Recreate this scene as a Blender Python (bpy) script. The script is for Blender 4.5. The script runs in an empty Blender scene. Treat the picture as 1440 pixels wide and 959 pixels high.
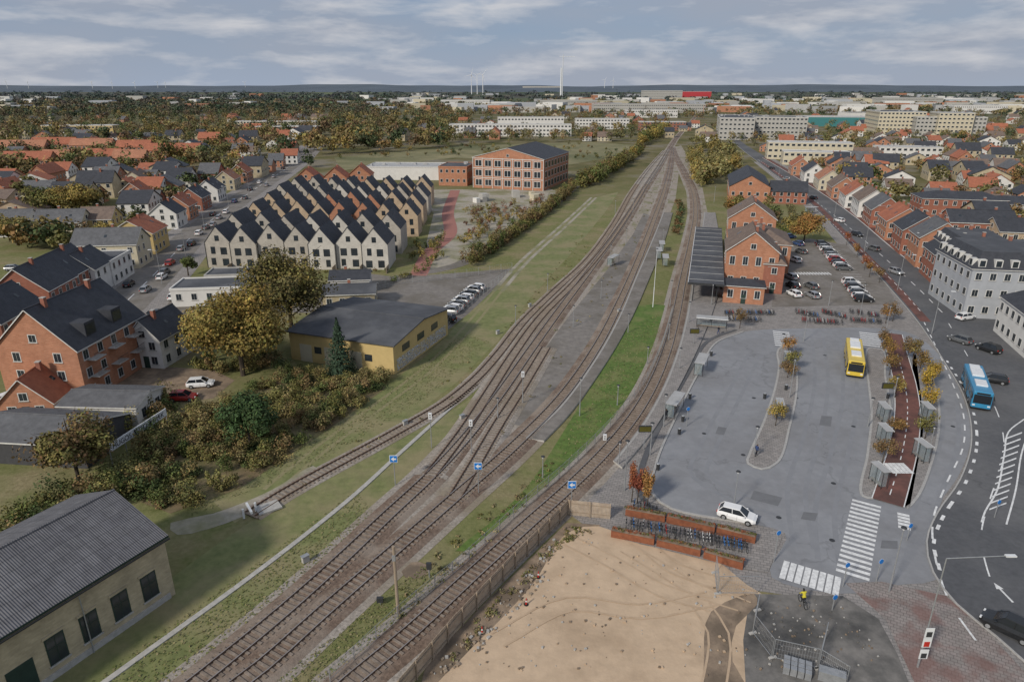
import bpy, math, random
import numpy as np
from mathutils import Vector, Matrix
random.seed(5); rng=np.random.default_rng(7)
sc=bpy.context.scene
H=45.0; P=math.radians(20.4); SP=math.sin(P); CP=math.cos(P)
def G(px,py,z=0.0):
    dx=(px-720)/960; dy=(py-479.5)/960
    t=(H-z)/(SP+dy*CP)
    return (dx*t, t*(CP-dy*SP), z)
def HT(px,py,pt):
    y=G(px,py)[1]; dy=(pt-479.5)/960
    return H - y*(SP+dy*CP)/(CP-dy*SP)
# ---------------------------------------------------------------- materials
MATS={}
def base(name):
    m=bpy.data.materials.new(name); m.use_nodes=True
    nt=m.node_tree; return m,nt,nt.nodes['Principled BSDF']
def mat(name,c1,c2=None,scale=2.0,c3=None,scale3=0.05,rough=0.85,bump=0.0,metal=0.0,spec=0.3,cracks=0,thr=(0.45,0.62),bscale=None):
    if name in MATS: return MATS[name]
    m,nt,b=base(name); N=nt.nodes; L=nt.links
    b.inputs['Roughness'].default_value=rough; b.inputs['Metallic'].default_value=metal
    b.inputs['Specular IOR Level'].default_value=spec
    if c2 is None: c2=tuple(x*0.78 for x in c1)
    tc=N.new('ShaderNodeTexCoord')
    n1=N.new('ShaderNodeTexNoise'); n1.inputs['Scale'].default_value=scale; n1.inputs['Detail'].default_value=8; n1.inputs['Roughness'].default_value=0.65
    L.new(tc.outputs['Object'],n1.inputs['Vector'])
    r=N.new('ShaderNodeValToRGB'); r.color_ramp.elements[0].position=0.35; r.color_ramp.elements[1].position=0.65
    r.color_ramp.elements[0].color=(*c2,1); r.color_ramp.elements[1].color=(*c1,1)
    L.new(n1.outputs['Fac'],r.inputs['Fac']); out=r.outputs['Color']
    if c3 is not None:
        n3=N.new('ShaderNodeTexNoise'); n3.inputs['Scale'].default_value=scale3; n3.inputs['Detail'].default_value=6; n3.inputs['Roughness'].default_value=0.6
        L.new(tc.outputs['Object'],n3.inputs['Vector'])
        mr=N.new('ShaderNodeMapRange'); mr.inputs['From Min'].default_value=thr[0]; mr.inputs['From Max'].default_value=thr[1]
        L.new(n3.outputs['Fac'],mr.inputs['Value'])
        mx=N.new('ShaderNodeMix'); mx.data_type='RGBA'; L.new(mr.outputs[0],mx.inputs[0]); L.new(out,mx.inputs[6])
        n4=N.new('ShaderNodeMix'); n4.data_type='RGBA'; n4.blend_type='MULTIPLY'; n4.inputs[0].default_value=0.4
        n4.inputs[6].default_value=(*c3,1); L.new(n1.outputs['Fac'],n4.inputs[7])
        L.new(n4.outputs[2],mx.inputs[7]); out=mx.outputs[2]
    if cracks:
        v=N.new('ShaderNodeTexVoronoi'); v.feature='DISTANCE_TO_EDGE'; v.inputs['Scale'].default_value=cracks
        nn=N.new('ShaderNodeTexNoise'); nn.inputs['Scale'].default_value=0.5; nn.inputs['Detail'].default_value=4
        L.new(tc.outputs['Object'],nn.inputs['Vector'])
        ad=N.new('ShaderNodeVectorMath'); ad.operation='MULTIPLY_ADD'; ad.inputs[1].default_value=(5,5,0)
        L.new(nn.outputs['Color'],ad.inputs[0]); L.new(tc.outputs['Object'],ad.inputs[2]); L.new(ad.outputs[0],v.inputs['Vector'])
        mr=N.new('ShaderNodeMapRange'); mr.inputs['From Min'].default_value=0.0; mr.inputs['From Max'].default_value=0.008; mr.inputs['To Min'].default_value=0.8
        L.new(v.outputs['Distance'],mr.inputs['Value'])
        mx=N.new('ShaderNodeMix'); mx.data_type='RGBA'; mx.blend_type='MULTIPLY'; mx.inputs[0].default_value=1
        L.new(out,mx.inputs[6]); L.new(mr.outputs[0],mx.inputs[7]); out=mx.outputs[2]
    L.new(out,b.inputs['Base Color'])
    if bump:
        bp=N.new('ShaderNodeBump'); bp.inputs['Strength'].default_value=bump; bp.inputs['Distance'].default_value=0.1
        if bscale:
            n5=N.new('ShaderNodeTexNoise'); n5.inputs['Scale'].default_value=bscale; n5.inputs['Detail'].default_value=5
            L.new(tc.outputs['Object'],n5.inputs['Vector']); L.new(n5.outputs['Fac'],bp.inputs['Height'])
        else: L.new(n1.outputs['Fac'],bp.inputs['Height'])
        L.new(bp.outputs[0],b.inputs['Normal'])
    MATS[name]=m; return m
def brickmat(name,c1,c2,mortar,sx=4.0,rough=0.9,bw=0.5,rh=0.25,axis='xy',rot=0,mort=0.012,patch=None,lo=0.8,hi=1.12):
    if name in MATS: return MATS[name]
    m,nt,b=base(name); N=nt.nodes; L=nt.links; b.inputs['Roughness'].default_value=rough; b.inputs['Specular IOR Level'].default_value=0.2
    tc=N.new('ShaderNodeTexCoord'); mp=N.new('ShaderNodeMapping')
    if axis=='wall':
        s=N.new('ShaderNodeSeparateXYZ'); L.new(tc.outputs['Object'],s.inputs[0]); a=N.new('ShaderNodeMath'); a.operation='ADD'
        L.new(s.outputs[0],a.inputs[0]); L.new(s.outputs[1],a.inputs[1]); c=N.new('ShaderNodeCombineXYZ'); L.new(a.outputs[0],c.inputs[0]); L.new(s.outputs[2],c.inputs[1]); L.new(c.outputs[0],mp.inputs[0])
    else:
        L.new(tc.outputs['Object'],mp.inputs[0]); mp.inputs['Rotation'].default_value=(0,0,rot)
    br=N.new('ShaderNodeTexBrick'); br.inputs['Scale'].default_value=1; br.inputs['Brick Width'].default_value=bw; br.inputs['Row Height'].default_value=rh
    br.inputs['Mortar Size'].default_value=mort; br.inputs['Color1'].default_value=(*c1,1); br.inputs['Color2'].default_value=(*c2,1); br.inputs['Mortar'].default_value=(*mortar,1)
    L.new(mp.outputs[0],br.inputs['Vector']); out=br.outputs['Color']
    if patch:
        n2=N.new('ShaderNodeTexNoise'); n2.inputs['Scale'].default_value=0.22; n2.inputs['Detail'].default_value=5; L.new(tc.outputs['Object'],n2.inputs['Vector'])
        m2=N.new('ShaderNodeMapRange'); m2.inputs['From Min'].default_value=0.48; m2.inputs['From Max'].default_value=0.58; m2.inputs['To Max'].default_value=0.7; L.new(n2.outputs['Fac'],m2.inputs[0])
        x=N.new('ShaderNodeMix'); x.data_type='RGBA'; L.new(m2.outputs[0],x.inputs[0]); L.new(out,x.inputs[6]); x.inputs[7].default_value=(*patch,1); out=x.outputs[2]
    n=N.new('ShaderNodeTexNoise'); n.inputs['Scale'].default_value=0.6; n.inputs['Detail'].default_value=9; n.inputs['Roughness'].default_value=0.7
    L.new(tc.outputs['Object'],n.inputs['Vector'])
    mr=N.new('ShaderNodeMapRange'); mr.inputs['From Min'].default_value=0.3; mr.inputs['From Max'].default_value=0.7; mr.inputs['To Min'].default_value=lo; mr.inputs['To Max'].default_value=hi
    L.new(n.outputs['Fac'],mr.inputs[0])
    mx=N.new('ShaderNodeMix'); mx.data_type='RGBA'; mx.blend_type='MULTIPLY'; mx.inputs[0].default_value=1; L.new(out,mx.inputs[6]); L.new(mr.outputs[0],mx.inputs[7])
    L.new(mx.outputs[2],b.inputs['Base Color'])
    MATS[name]=m; return m
def wavemat(name,c1,c2,scale,rough=0.7,direction='X',bump=0.6):
    if name in MATS: return MATS[name]
    m=mat(name,c1,c2,1.2,rough=rough,c3=tuple(x*1.4 for x in c1),scale3=0.35,thr=(0.5,0.75)); nt=m.node_tree; N=nt.nodes; L=nt.links; b=N['Principled BSDF']
    tc=N.new('ShaderNodeTexCoord'); w=N.new('ShaderNodeTexWave'); w.bands_direction=direction; w.inputs['Scale'].default_value=scale
    L.new(tc.outputs['Object'],w.inputs['Vector']); bp=N.new('ShaderNodeBump'); bp.inputs['Strength'].default_value=bump; bp.inputs['Distance'].default_value=0.08
    L.new(w.outputs['Fac'],bp.inputs['Height']); L.new(bp.outputs[0],b.inputs['Normal'])
    return m
def folmat():
    m,nt,b=base('foliage'); a=nt.nodes.new('ShaderNodeAttribute'); a.attribute_name='Col'
    nt.links.new(a.outputs['Color'],b.inputs['Base Color']); b.inputs['Roughness'].default_value=0.8; b.inputs['Specular IOR Level'].default_value=0.12
    return m
FOL=folmat()
asph_l=mat('asphalt_terminal',(0.265,0.27,0.285),(0.225,0.23,0.245),0.7,c3=(0.27,0.272,0.285),scale3=0.09,cracks=0.045,thr=(0.42,0.6),bump=0.05)
asph_t=mat('asphalt_tyre_lane',(0.205,0.21,0.225),(0.24,0.245,0.26),0.5)
asph_p=mat('asphalt_patch',(0.17,0.173,0.182),(0.145,0.147,0.155),1.0)
asph_d=mat('asphalt_road',(0.105,0.107,0.115),(0.083,0.085,0.091),1.5,c3=(0.165,0.165,0.17),scale3=0.06,cracks=0.04)
asph_o=mat('asphalt_old',(0.235,0.215,0.195),(0.165,0.15,0.138),0.8,c3=(0.19,0.17,0.145),scale3=0.12,cracks=0.12)
asph_w=mat('asphalt_worksite',(0.22,0.205,0.19),(0.12,0.115,0.108),0.5,c3=(0.09,0.088,0.085),scale3=0.16)
paving=brickmat('paving',(0.31,0.285,0.27),(0.245,0.228,0.218),(0.165,0.158,0.152),bw=0.6,rh=0.4,rot=0.28,mort=0.03)
pav_red=brickmat('paving_red',(0.29,0.25,0.235),(0.25,0.225,0.21),(0.16,0.14,0.13),bw=0.5,rh=0.4,rot=0.5,mort=0.03,patch=(0.2,0.11,0.095))
redpath=mat('red_cycle_asphalt',(0.19,0.085,0.07),(0.14,0.066,0.056),2.0,c3=(0.13,0.07,0.06),scale3=0.2)
redpath2=mat('red_path_surface',(0.36,0.16,0.13),(0.28,0.13,0.11),2.0)
kerbm=mat('kerb_concrete',(0.42,0.41,0.39),(0.32,0.31,0.3),3)
concm=mat('concrete',(0.46,0.44,0.41),(0.34,0.33,0.31),2)
whitep=mat('white_paint_marking',(0.8,0.8,0.79),(0.52,0.52,0.52),3.0,rough=0.7)
edgep=mat('platform_edge_concrete',(0.4,0.385,0.36),(0.28,0.27,0.26),3.0)
sandm=mat('sand',(0.56,0.42,0.29),(0.47,0.35,0.24),0.5,c3=(0.48,0.35,0.235),scale3=0.12,bump=0.5,thr=(0.5,0.7),bscale=1.2)
dirtm=mat('dirt',(0.32,0.24,0.17),(0.2,0.15,0.11),0.8,c3=(0.19,0.145,0.105),scale3=0.3,bump=0.6)
gravelm=mat('rail_gravel',(0.37,0.32,0.27),(0.22,0.19,0.16),1.4,c3=(0.23,0.22,0.12),scale3=0.11,bump=0.5,thr=(0.5,0.62))
gravell=mat('light_gravel',(0.4,0.36,0.3),(0.28,0.255,0.21),1.0,c3=(0.26,0.25,0.14),scale3=0.1)
ballm=mat('ballast',(0.23,0.165,0.125),(0.11,0.077,0.058),3.0,c3=(0.33,0.27,0.22),scale3=0.15,bump=0.8)
ballg=mat('ballast_grey',(0.41,0.365,0.32),(0.21,0.185,0.16),3.0,c3=(0.3,0.25,0.19),scale3=0.1,bump=0.8)
sleepm=mat('sleeper',(0.28,0.23,0.19),(0.15,0.12,0.095),2.0)
railm=mat('rail_steel',(0.16,0.095,0.065),(0.11,0.065,0.045),2,rough=0.5,metal=0.2)
railt=mat('rail_top',(0.5,0.46,0.43),(0.35,0.3,0.27),0.5,rough=0.35,metal=0.7)
grass_b=mat('grass_bright',(0.12,0.185,0.04),(0.07,0.115,0.025),1.2,c3=(0.22,0.225,0.085),scale3=0.2,bump=0.7,thr=(0.48,0.68))
grass_m=mat('grass_verge',(0.2,0.21,0.085),(0.13,0.15,0.055),0.9,c3=(0.3,0.265,0.14),scale3=0.13,bump=0.7,thr=(0.42,0.62))
scrub=mat('scrub_ground',(0.2,0.165,0.09),(0.1,0.1,0.04),0.8,c3=(0.23,0.17,0.1),scale3=0.1,bump=0.6)
corten=mat('corten_steel',(0.27,0.1,0.05),(0.18,0.065,0.035),2.0,rough=0.8)
woodf=mat('wood_fence_boards',(0.5,0.41,0.31),(0.36,0.28,0.21),1.5)
woodp=mat('wood_post',(0.34,0.27,0.2))
galv=mat('galvanised_steel',(0.42,0.43,0.44),(0.32,0.33,0.34),3,rough=0.5,metal=0.5)
darkm=mat('dark_metal',(0.045,0.047,0.05),rough=0.5)
blackm=mat('black_rubber',(0.02,0.02,0.02),rough=0.7)
whitem=mat('white_metal',(0.72,0.73,0.74),(0.62,0.63,0.64),2,rough=0.5)
bluem=mat('blue_sign',(0.02,0.2,0.6),rough=0.4)
redm=mat('red_paint',(0.5,0.035,0.025),rough=0.4)
glass=mat('window_glass',(0.035,0.045,0.055),(0.02,0.025,0.03),0.3,rough=0.12,spec=0.6)
glassb=mat('vehicle_glass',(0.02,0.024,0.03),rough=0.08,spec=0.6)
glasst=mat('shelter_glass',(0.35,0.42,0.44),rough=0.08,spec=0.6)
glasst.node_tree.nodes['Principled BSDF'].inputs['Alpha'].default_value=0.3
framew=mat('window_frame_white',(0.68,0.67,0.64),rough=0.5)
frameg=mat('window_frame_green',(0.03,0.055,0.045),rough=0.6)
brick_o=brickmat('brick_orange',(0.46,0.21,0.125),(0.38,0.165,0.095),(0.38,0.26,0.19),axis='wall',bw=0.5,rh=0.16)
brick_r=brickmat('brick_red',(0.35,0.135,0.09),(0.28,0.105,0.07),(0.28,0.17,0.13),axis='wall',bw=0.5,rh=0.16)
brick_y=brickmat('brick_yellow',(0.52,0.44,0.3),(0.44,0.37,0.25),(0.45,0.4,0.3),axis='wall',bw=0.5,rh=0.16,lo=0.68)
brick_b=brickmat('brick_beige',(0.5,0.38,0.26),(0.43,0.32,0.215),(0.42,0.35,0.28),axis='wall',bw=0.5,rh=0.16)
brick_g=brickmat('brick_grey',(0.46,0.42,0.365),(0.39,0.36,0.315),(0.4,0.37,0.33),axis='wall',bw=0.5,rh=0.16)
brick_w=brickmat('brick_light',(0.56,0.53,0.48),(0.5,0.475,0.43),(0.5,0.47,0.42),axis='wall',bw=0.5,rh=0.16)
wall_w=mat('render_white',(0.68,0.665,0.635),(0.6,0.585,0.56),0.5)
wall_y=mat('render_yellow',(0.56,0.42,0.19),(0.48,0.36,0.16),0.6)
wall_c=mat('render_cream',(0.57,0.51,0.38),(0.49,0.44,0.33),0.6)
wall_g=mat('render_grey',(0.4,0.415,0.44),(0.34,0.355,0.38),0.5)
wall_cg=mat('render_concrete',(0.44,0.425,0.395),(0.36,0.35,0.325),0.5)
wall_teal=mat('cladding_teal',(0.06,0.22,0.23))
wall_rd=mat('cladding_red',(0.5,0.06,0.07))
wall_dk=mat('cladding_dark',(0.07,0.07,0.075))
roof_k=wavemat('roof_slate',(0.056,0.059,0.07),(0.038,0.041,0.049),3.0,0.65,'Y',0.3)
roof_g=wavemat('roof_fibre_cement',(0.14,0.142,0.15),(0.1,0.101,0.107),2.2,0.8,'X',0.5)
roof_f=mat('roof_felt',(0.082,0.086,0.097),(0.065,0.068,0.077),0.4,c3=(0.13,0.135,0.148),scale3=0.15,rough=0.85)
roof_r=wavemat('roof_red_tile',(0.38,0.14,0.08),(0.28,0.1,0.06),3.0,0.8,'Y',0.3)
roof_o=wavemat('roof_orange_tile',(0.41,0.19,0.115),(0.3,0.14,0.085),3.0,0.8,'Y',0.3)
roof_b=wavemat('roof_brown',(0.2,0.15,0.12),(0.135,0.1,0.085),3.0,0.8,'Y',0.3)
roof_l=mat('roof_light',(0.42,0.42,0.42),(0.32,0.32,0.32),0.5)
bark=mat('bark',(0.09,0.07,0.055),(0.05,0.04,0.03),4)
def corr():
    m=wavemat('roof_corrugated_sheets',(0.165,0.163,0.172),(0.12,0.118,0.125),1.0,0.8,'Y',0.0)
    nt=m.node_tree; N=nt.nodes; L=nt.links; b=N['Principled BSDF']
    old=b.inputs['Base Color'].links[0].from_socket
    tc=N.new('ShaderNodeTexCoord'); br=N.new('ShaderNodeTexBrick'); br.offset=0; br.inputs['Scale'].default_value=1; br.inputs['Brick Width'].default_value=1.15; br.inputs['Row Height'].default_value=1.0
    br.inputs['Mortar Size'].default_value=0.03; br.inputs['Color1'].default_value=(1,1,1,1); br.inputs['Color2'].default_value=(0.84,0.84,0.86,1); br.inputs['Mortar'].default_value=(0.6,0.6,0.61,1)
    L.new(tc.outputs['Object'],br.inputs['Vector'])
    mx=N.new('ShaderNodeMix'); mx.data_type='RGBA'; mx.blend_type='MULTIPLY'; mx.inputs[0].default_value=1; L.new(old,mx.inputs[6]); L.new(br.outputs['Color'],mx.inputs[7]); L.new(mx.outputs[2],b.inputs['Base Color'])
    w=N.new('ShaderNodeTexWave'); w.bands_direction='Y'; w.inputs['Scale'].default_value=1.6; L.new(tc.outputs['Object'],w.inputs['Vector'])
    for n in N:
        if n.type=='BUMP': L.new(w.outputs['Fac'],n.inputs['Height']); n.inputs['Strength'].default_value=0.7; n.inputs['Distance'].default_value=.06
    return m
roof_c=corr()
# ---------------------------------------------------------------- mesh builder
class M:
    def __init__(s): s.v=[]; s.f=[]; s.mi=[]; s.mats=[]
    def mi_(s,m):
        if m not in s.mats: s.mats.append(m)
        return s.mats.index(m)
    def face(s,pts,m):
        k=len(s.v); s.v+= [tuple(p) for p in pts]; s.f.append(tuple(range(k,k+len(pts)))); s.mi.append(s.mi_(m))
    def mesh(s,vs,fs,m):
        k=len(s.v); s.v+=[tuple(p) for p in vs]; i=s.mi_(m)
        for f in fs: s.f.append(tuple(a+k for a in f)); s.mi.append(i)
    def box(s,c,d,m,rz=0.0):
        ca,sa=math.cos(rz),math.sin(rz); vs=[]
        for z in (-.5,.5):
            for x,y in ((-.5,-.5),(.5,-.5),(.5,.5),(-.5,.5)):
                X=x*d[0];Y=y*d[1]; vs.append((c[0]+X*ca-Y*sa,c[1]+X*sa+Y*ca,c[2]+z*d[2]))
        s.mesh(vs,[(3,2,1,0),(4,5,6,7),(0,1,5,4),(1,2,6,5),(2,3,7,6),(3,0,4,7)],m)
    def bx(s,x0,x1,y0,y1,z0,z1,m): s.box(((x0+x1)/2,(y0+y1)/2,(z0+z1)/2),(x1-x0,y1-y0,z1-z0),m)
    def tube(s,p0,p1,r0,r1,m,n=6):
        p0=Vector(p0);p1=Vector(p1);d=(p1-p0)
        if d.length<1e-6: return
        d.normalize(); a=d.orthogonal().normalized(); b=d.cross(a); vs=[]
        for p,r in ((p0,r0),(p1,r1)):
            for i in range(n):
                t=2*math.pi*i/n; vs.append(p+(a*math.cos(t)+b*math.sin(t))*r)
        fs=[(i,(i+1)%n,n+(i+1)%n,n+i) for i in range(n)]+[tuple(range(n-1,-1,-1)),tuple(range(n,2*n))]
        s.mesh(vs,fs,m)
    def prism(s,poly,z0,z1,m,mt=None):
        n=len(poly); 
        for i in range(n):
            a=poly[i];b=poly[(i+1)%n]; s.face([(a[0],a[1],z0),(b[0],b[1],z0),(b[0],b[1],z1),(a[0],a[1],z1)],m)
        s.face([(p[0],p[1],z1) for p in poly],mt or m)
    def build(s,name):
        me=bpy.data.meshes.new(name); me.from_pydata(s.v,[],s.f)
        for m in s.mats: me.materials.append(m)
        me.polygons.foreach_set('material_index',s.mi); me.update(); return me
    def obj(s,name,parent=None,loc=(0,0,0),rz=0.0,bevel=0):
        o=bpy.data.objects.new(name,s.build(name)); sc.collection.objects.link(o)
        o.location=loc; o.rotation_euler=(0,0,rz)
        if parent: o.parent=parent
        if bevel:
            b=o.modifiers.new('b','BEVEL'); b.width=bevel; b.segments=2; b.limit_method='ANGLE'
        return o
def empty(name,loc=(0,0,0),rz=0):
    e=bpy.data.objects.new(name,None); sc.collection.objects.link(e); e.location=loc; e.rotation_euler=(0,0,rz); return e
def inst(name,me,loc,rz=0,scale=1):
    o=bpy.data.objects.new(name,me); sc.collection.objects.link(o); o.location=loc; o.rotation_euler=(0,0,rz); o.scale=(scale,)*3 if not hasattr(scale,'__len__') else scale; return o
def cr(pts,step=2.0,closed=False):
    p=[np.array(q[:2],float) for q in pts]; n=len(p); out=[]
    rngi=range(n if closed else n-1)
    for i in rngi:
        if closed: a,b,c,d=p[(i-1)%n],p[i],p[(i+1)%n],p[(i+2)%n]
        else: a=p[i-1] if i>0 else 2*p[0]-p[1]; b=p[i]; c=p[i+1]; d=p[i+2] if i+2<n else 2*p[-1]-p[-2]
        t0=0;t1=t0+max(np.linalg.norm(b-a),1e-3)**.5;t2=t1+max(np.linalg.norm(c-b),1e-3)**.5;t3=t2+max(np.linalg.norm(d-c),1e-3)**.5
        k=max(2,int(np.linalg.norm(c-b)/step))
        for j in range(k):
            t=t1+(t2-t1)*j/k
            A1=(t1-t)/(t1-t0)*a+(t-t0)/(t1-t0)*b;A2=(t2-t)/(t2-t1)*b+(t-t1)/(t2-t1)*c;A3=(t3-t)/(t3-t2)*c+(t-t2)/(t3-t2)*d
            B1=(t2-t)/(t2-t0)*A1+(t-t0)/(t2-t0)*A2;B2=(t3-t)/(t3-t1)*A2+(t-t1)/(t3-t1)*A3
            out.append((t2-t)/(t2-t1)*B1+(t-t1)/(t2-t1)*B2)
    if not closed: out.append(p[-1])
    return out
def line(pxs,step=2.0,straight=False):
    w=[G(*q) for q in pxs]
    if straight:
        out=[]
        for a,b in zip(w[:-1],w[1:]):
            a=np.array(a[:2]);b=np.array(b[:2]);k=max(1,int(np.linalg.norm(b-a)/step))
            out+=[a+(b-a)*j/k for j in range(k)]
        out.append(np.array(w[-1][:2])); return out
    return cr(w,step)
def normals(L):
    out=[]
    for i in range(len(L)):
        d=L[min(i+1,len(L)-1)]-L[max(i-1,0)]; d=d/(np.linalg.norm(d)+1e-9); out.append(np.array([-d[1],d[0]]))
    return out
def offset(L,o):
    n=normals(L); return [p+q*o for p,q in zip(L,n)]
def sheet(name,pxs,z,m,smooth=False,step=1.5):
    w=[G(*q) for q in pxs]
    if smooth: w=cr(w,step,True)
    b=M(); b.face([(p[0],p[1],z) for p in w],m); return b.obj(name)
def ribbon(b,L,w,z,m,off=0.0):
    n=normals(L); 
    for i in range(len(L)-1):
        a0=L[i]+n[i]*(off-w/2);a1=L[i]+n[i]*(off+w/2);b0=L[i+1]+n[i+1]*(off-w/2);b1=L[i+1]+n[i+1]*(off+w/2)
        b.face([(*a0,z),(*b0,z),(*b1,z),(*a1,z)],m)
def sweep(b,L,prof,m,mt=None):
    n=normals(L); k=len(prof)
    for i in range(len(L)-1):
        for j in range(k-1):
            (o0,z0),(o1,z1)=prof[j],prof[j+1]
            p=[(*(L[i]+n[i]*o0),z0),(*(L[i+1]+n[i+1]*o0),z0),(*(L[i+1]+n[i+1]*o1),z1),(*(L[i]+n[i]*o1),z1)]
            b.face(p,(mt if mt and abs(z0-z1)<1e-6 else m))
def dashes(b,L,w,z,dash,gap,m,off=0):
    acc=0; n=normals(L); on=True; cur=[]
    for i in range(len(L)-1):
        seg=np.linalg.norm(L[i+1]-L[i])
        if on: cur.append(i)
        acc+=seg
        if on and acc>=dash:
            cur.append(i+1); sub=[L[c] for c in cur]; nn=[n[c] for c in cur]
            for q in range(len(sub)-1):
                a0=sub[q]+nn[q]*(off-w/2);a1=sub[q]+nn[q]*(off+w/2);b0=sub[q+1]+nn[q+1]*(off-w/2);b1=sub[q+1]+nn[q+1]*(off+w/2)
                b.face([(*a0,z),(*b0,z),(*b1,z),(*a1,z)],m)
            acc=0; on=False; cur=[]
        elif not on and acc>=gap: acc=0; on=True
def inpoly(x,y,poly):
    c=False; n=len(poly); j=n-1
    for i in range(n):
        xi,yi=poly[i][:2]; xj,yj=poly[j][:2]
        if (yi>y)!=(yj>y) and x<(xj-xi)*(y-yi)/(yj-yi+1e-12)+xi: c=not c
        j=i
    return c
def sample_px(poly,n,world=False):
    if world: poly=[G(*p)[:2] for p in poly]
    xs=[p[0] for p in poly]; ys=[p[1] for p in poly]; out=[]
    while len(out)<n:
        x=random.uniform(min(xs),max(xs)); y=random.uniform(min(ys),max(ys))
        if inpoly(x,y,poly): out.append((x,y) if world else G(x,y)[:2])
    return out
# ---------------------------------------------------------------- world / light / camera
w=bpy.data.worlds.new("World"); sc.world=w; w.use_nodes=True; nt=w.node_tree; N=nt.nodes; L_=nt.links
bg=N['Background']; sky=N.new('ShaderNodeTexSky'); sky.sky_type='NISHITA'; sky.sun_disc=False
SUN_EL=math.radians(33); SUN_AZ=math.radians(222)
sky.sun_elevation=SUN_EL; sky.sun_rotation=SUN_AZ; sky.air_density=1.0; sky.dust_density=1.0
tc=N.new('ShaderNodeTexCoord'); mp=N.new('ShaderNodeMapping'); mp.inputs['Scale'].default_value=(1.0,1.0,4.6); mp.inputs['Location'].default_value=(.35,.1,.2)
L_.new(tc.outputs['Generated'],mp.inputs[0])
n1=N.new('ShaderNodeTexNoise'); n1.inputs['Scale'].default_value=8.0; n1.inputs['Detail'].default_value=10; n1.inputs['Roughness'].default_value=0.56; n1.inputs['Distortion'].default_value=0.15
L_.new(mp.outputs[0],n1.inputs['Vector'])
n2=N.new('ShaderNodeTexNoise'); n2.inputs['Scale'].default_value=2.6; n2.inputs['Detail'].default_value=6; L_.new(mp.outputs[0],n2.inputs['Vector'])
cr_=N.new('ShaderNodeValToRGB'); e=cr_.color_ramp.elements; e[0].position=0.47; e[1].position=0.7
e[0].color=(0,0,0,1); e[1].color=(1,1,1,1); L_.new(n1.outputs['Fac'],cr_.inputs[0])
cr2=N.new('ShaderNodeValToRGB'); e=cr2.color_ramp.elements; e[0].position=0.36; e[1].position=0.6; e[0].color=(.1,.1,.1,1); e[1].color=(.8,.8,.8,1); L_.new(n2.outputs['Fac'],cr2.inputs[0])
tint=N.new('ShaderNodeMix'); tint.data_type='RGBA'; tint.inputs[0].default_value=0.86; tint.inputs[7].default_value=(2.0,2.75,4.05,1); L_.new(sky.outputs[0],tint.inputs[6])
sx=N.new('ShaderNodeSeparateXYZ'); L_.new(tc.outputs['Generated'],sx.inputs[0]); mrh=N.new('ShaderNodeMapRange'); mrh.inputs['From Min'].default_value=0.0; mrh.inputs['From Max'].default_value=0.07; mrh.inputs['To Min'].default_value=0.7; mrh.inputs['To Max'].default_value=0.0
L_.new(sx.outputs[2],mrh.inputs[0]); hz=N.new('ShaderNodeMix'); hz.data_type='RGBA'; L_.new(mrh.outputs[0],hz.inputs[0]); L_.new(tint.outputs[2],hz.inputs[6]); hz.inputs[7].default_value=(3.4,3.9,4.8,1)
m0=N.new('ShaderNodeMix'); m0.data_type='RGBA'; L_.new(cr2.outputs[0],m0.inputs[0]); L_.new(hz.outputs[2],m0.inputs[6]); m0.inputs[7].default_value=(3.1,3.4,4.05,1)
mx=N.new('ShaderNodeMix'); mx.data_type='RGBA'; 
mc=N.new('ShaderNodeMath'); mc.operation='MULTIPLY'; mc.inputs[1].default_value=0.8; L_.new(cr_.outputs[0],mc.inputs[0]); L_.new(mc.outputs[0],mx.inputs[0])
L_.new(m0.outputs[2],mx.inputs[6]); mx.inputs[7].default_value=(5.6,5.6,5.8,1)
L_.new(mx.outputs[2],bg.inputs['Color']); bg.inputs['Strength'].default_value=0.11
sd=Vector((-math.sin(SUN_AZ)*math.cos(SUN_EL),-math.cos(SUN_AZ)*math.cos(SUN_EL),-math.sin(SUN_EL)))
sl=bpy.data.lights.new('sun','SUN'); sl.energy=3.1; sl.angle=math.radians(7.0); sl.color=(1,0.93,0.82)
so=bpy.data.objects.new('sun',sl); sc.collection.objects.link(so); so.rotation_euler=sd.to_track_quat('-Z','Y').to_euler(); so.location=(0,0,200)
cd=bpy.data.cameras.new('camera'); co=bpy.data.objects.new('camera',cd); sc.collection.objects.link(co); co.location=(0,0,H); co.rotation_euler=(math.pi/2-P,0,0)
cd.lens=24; cd.sensor_width=36; cd.clip_end=60000; cd.clip_start=0.5; sc.camera=co
sc.view_settings.view_transform='Standard'; sc.view_settings.look='None'; sc.view_settings.exposure=0
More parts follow.
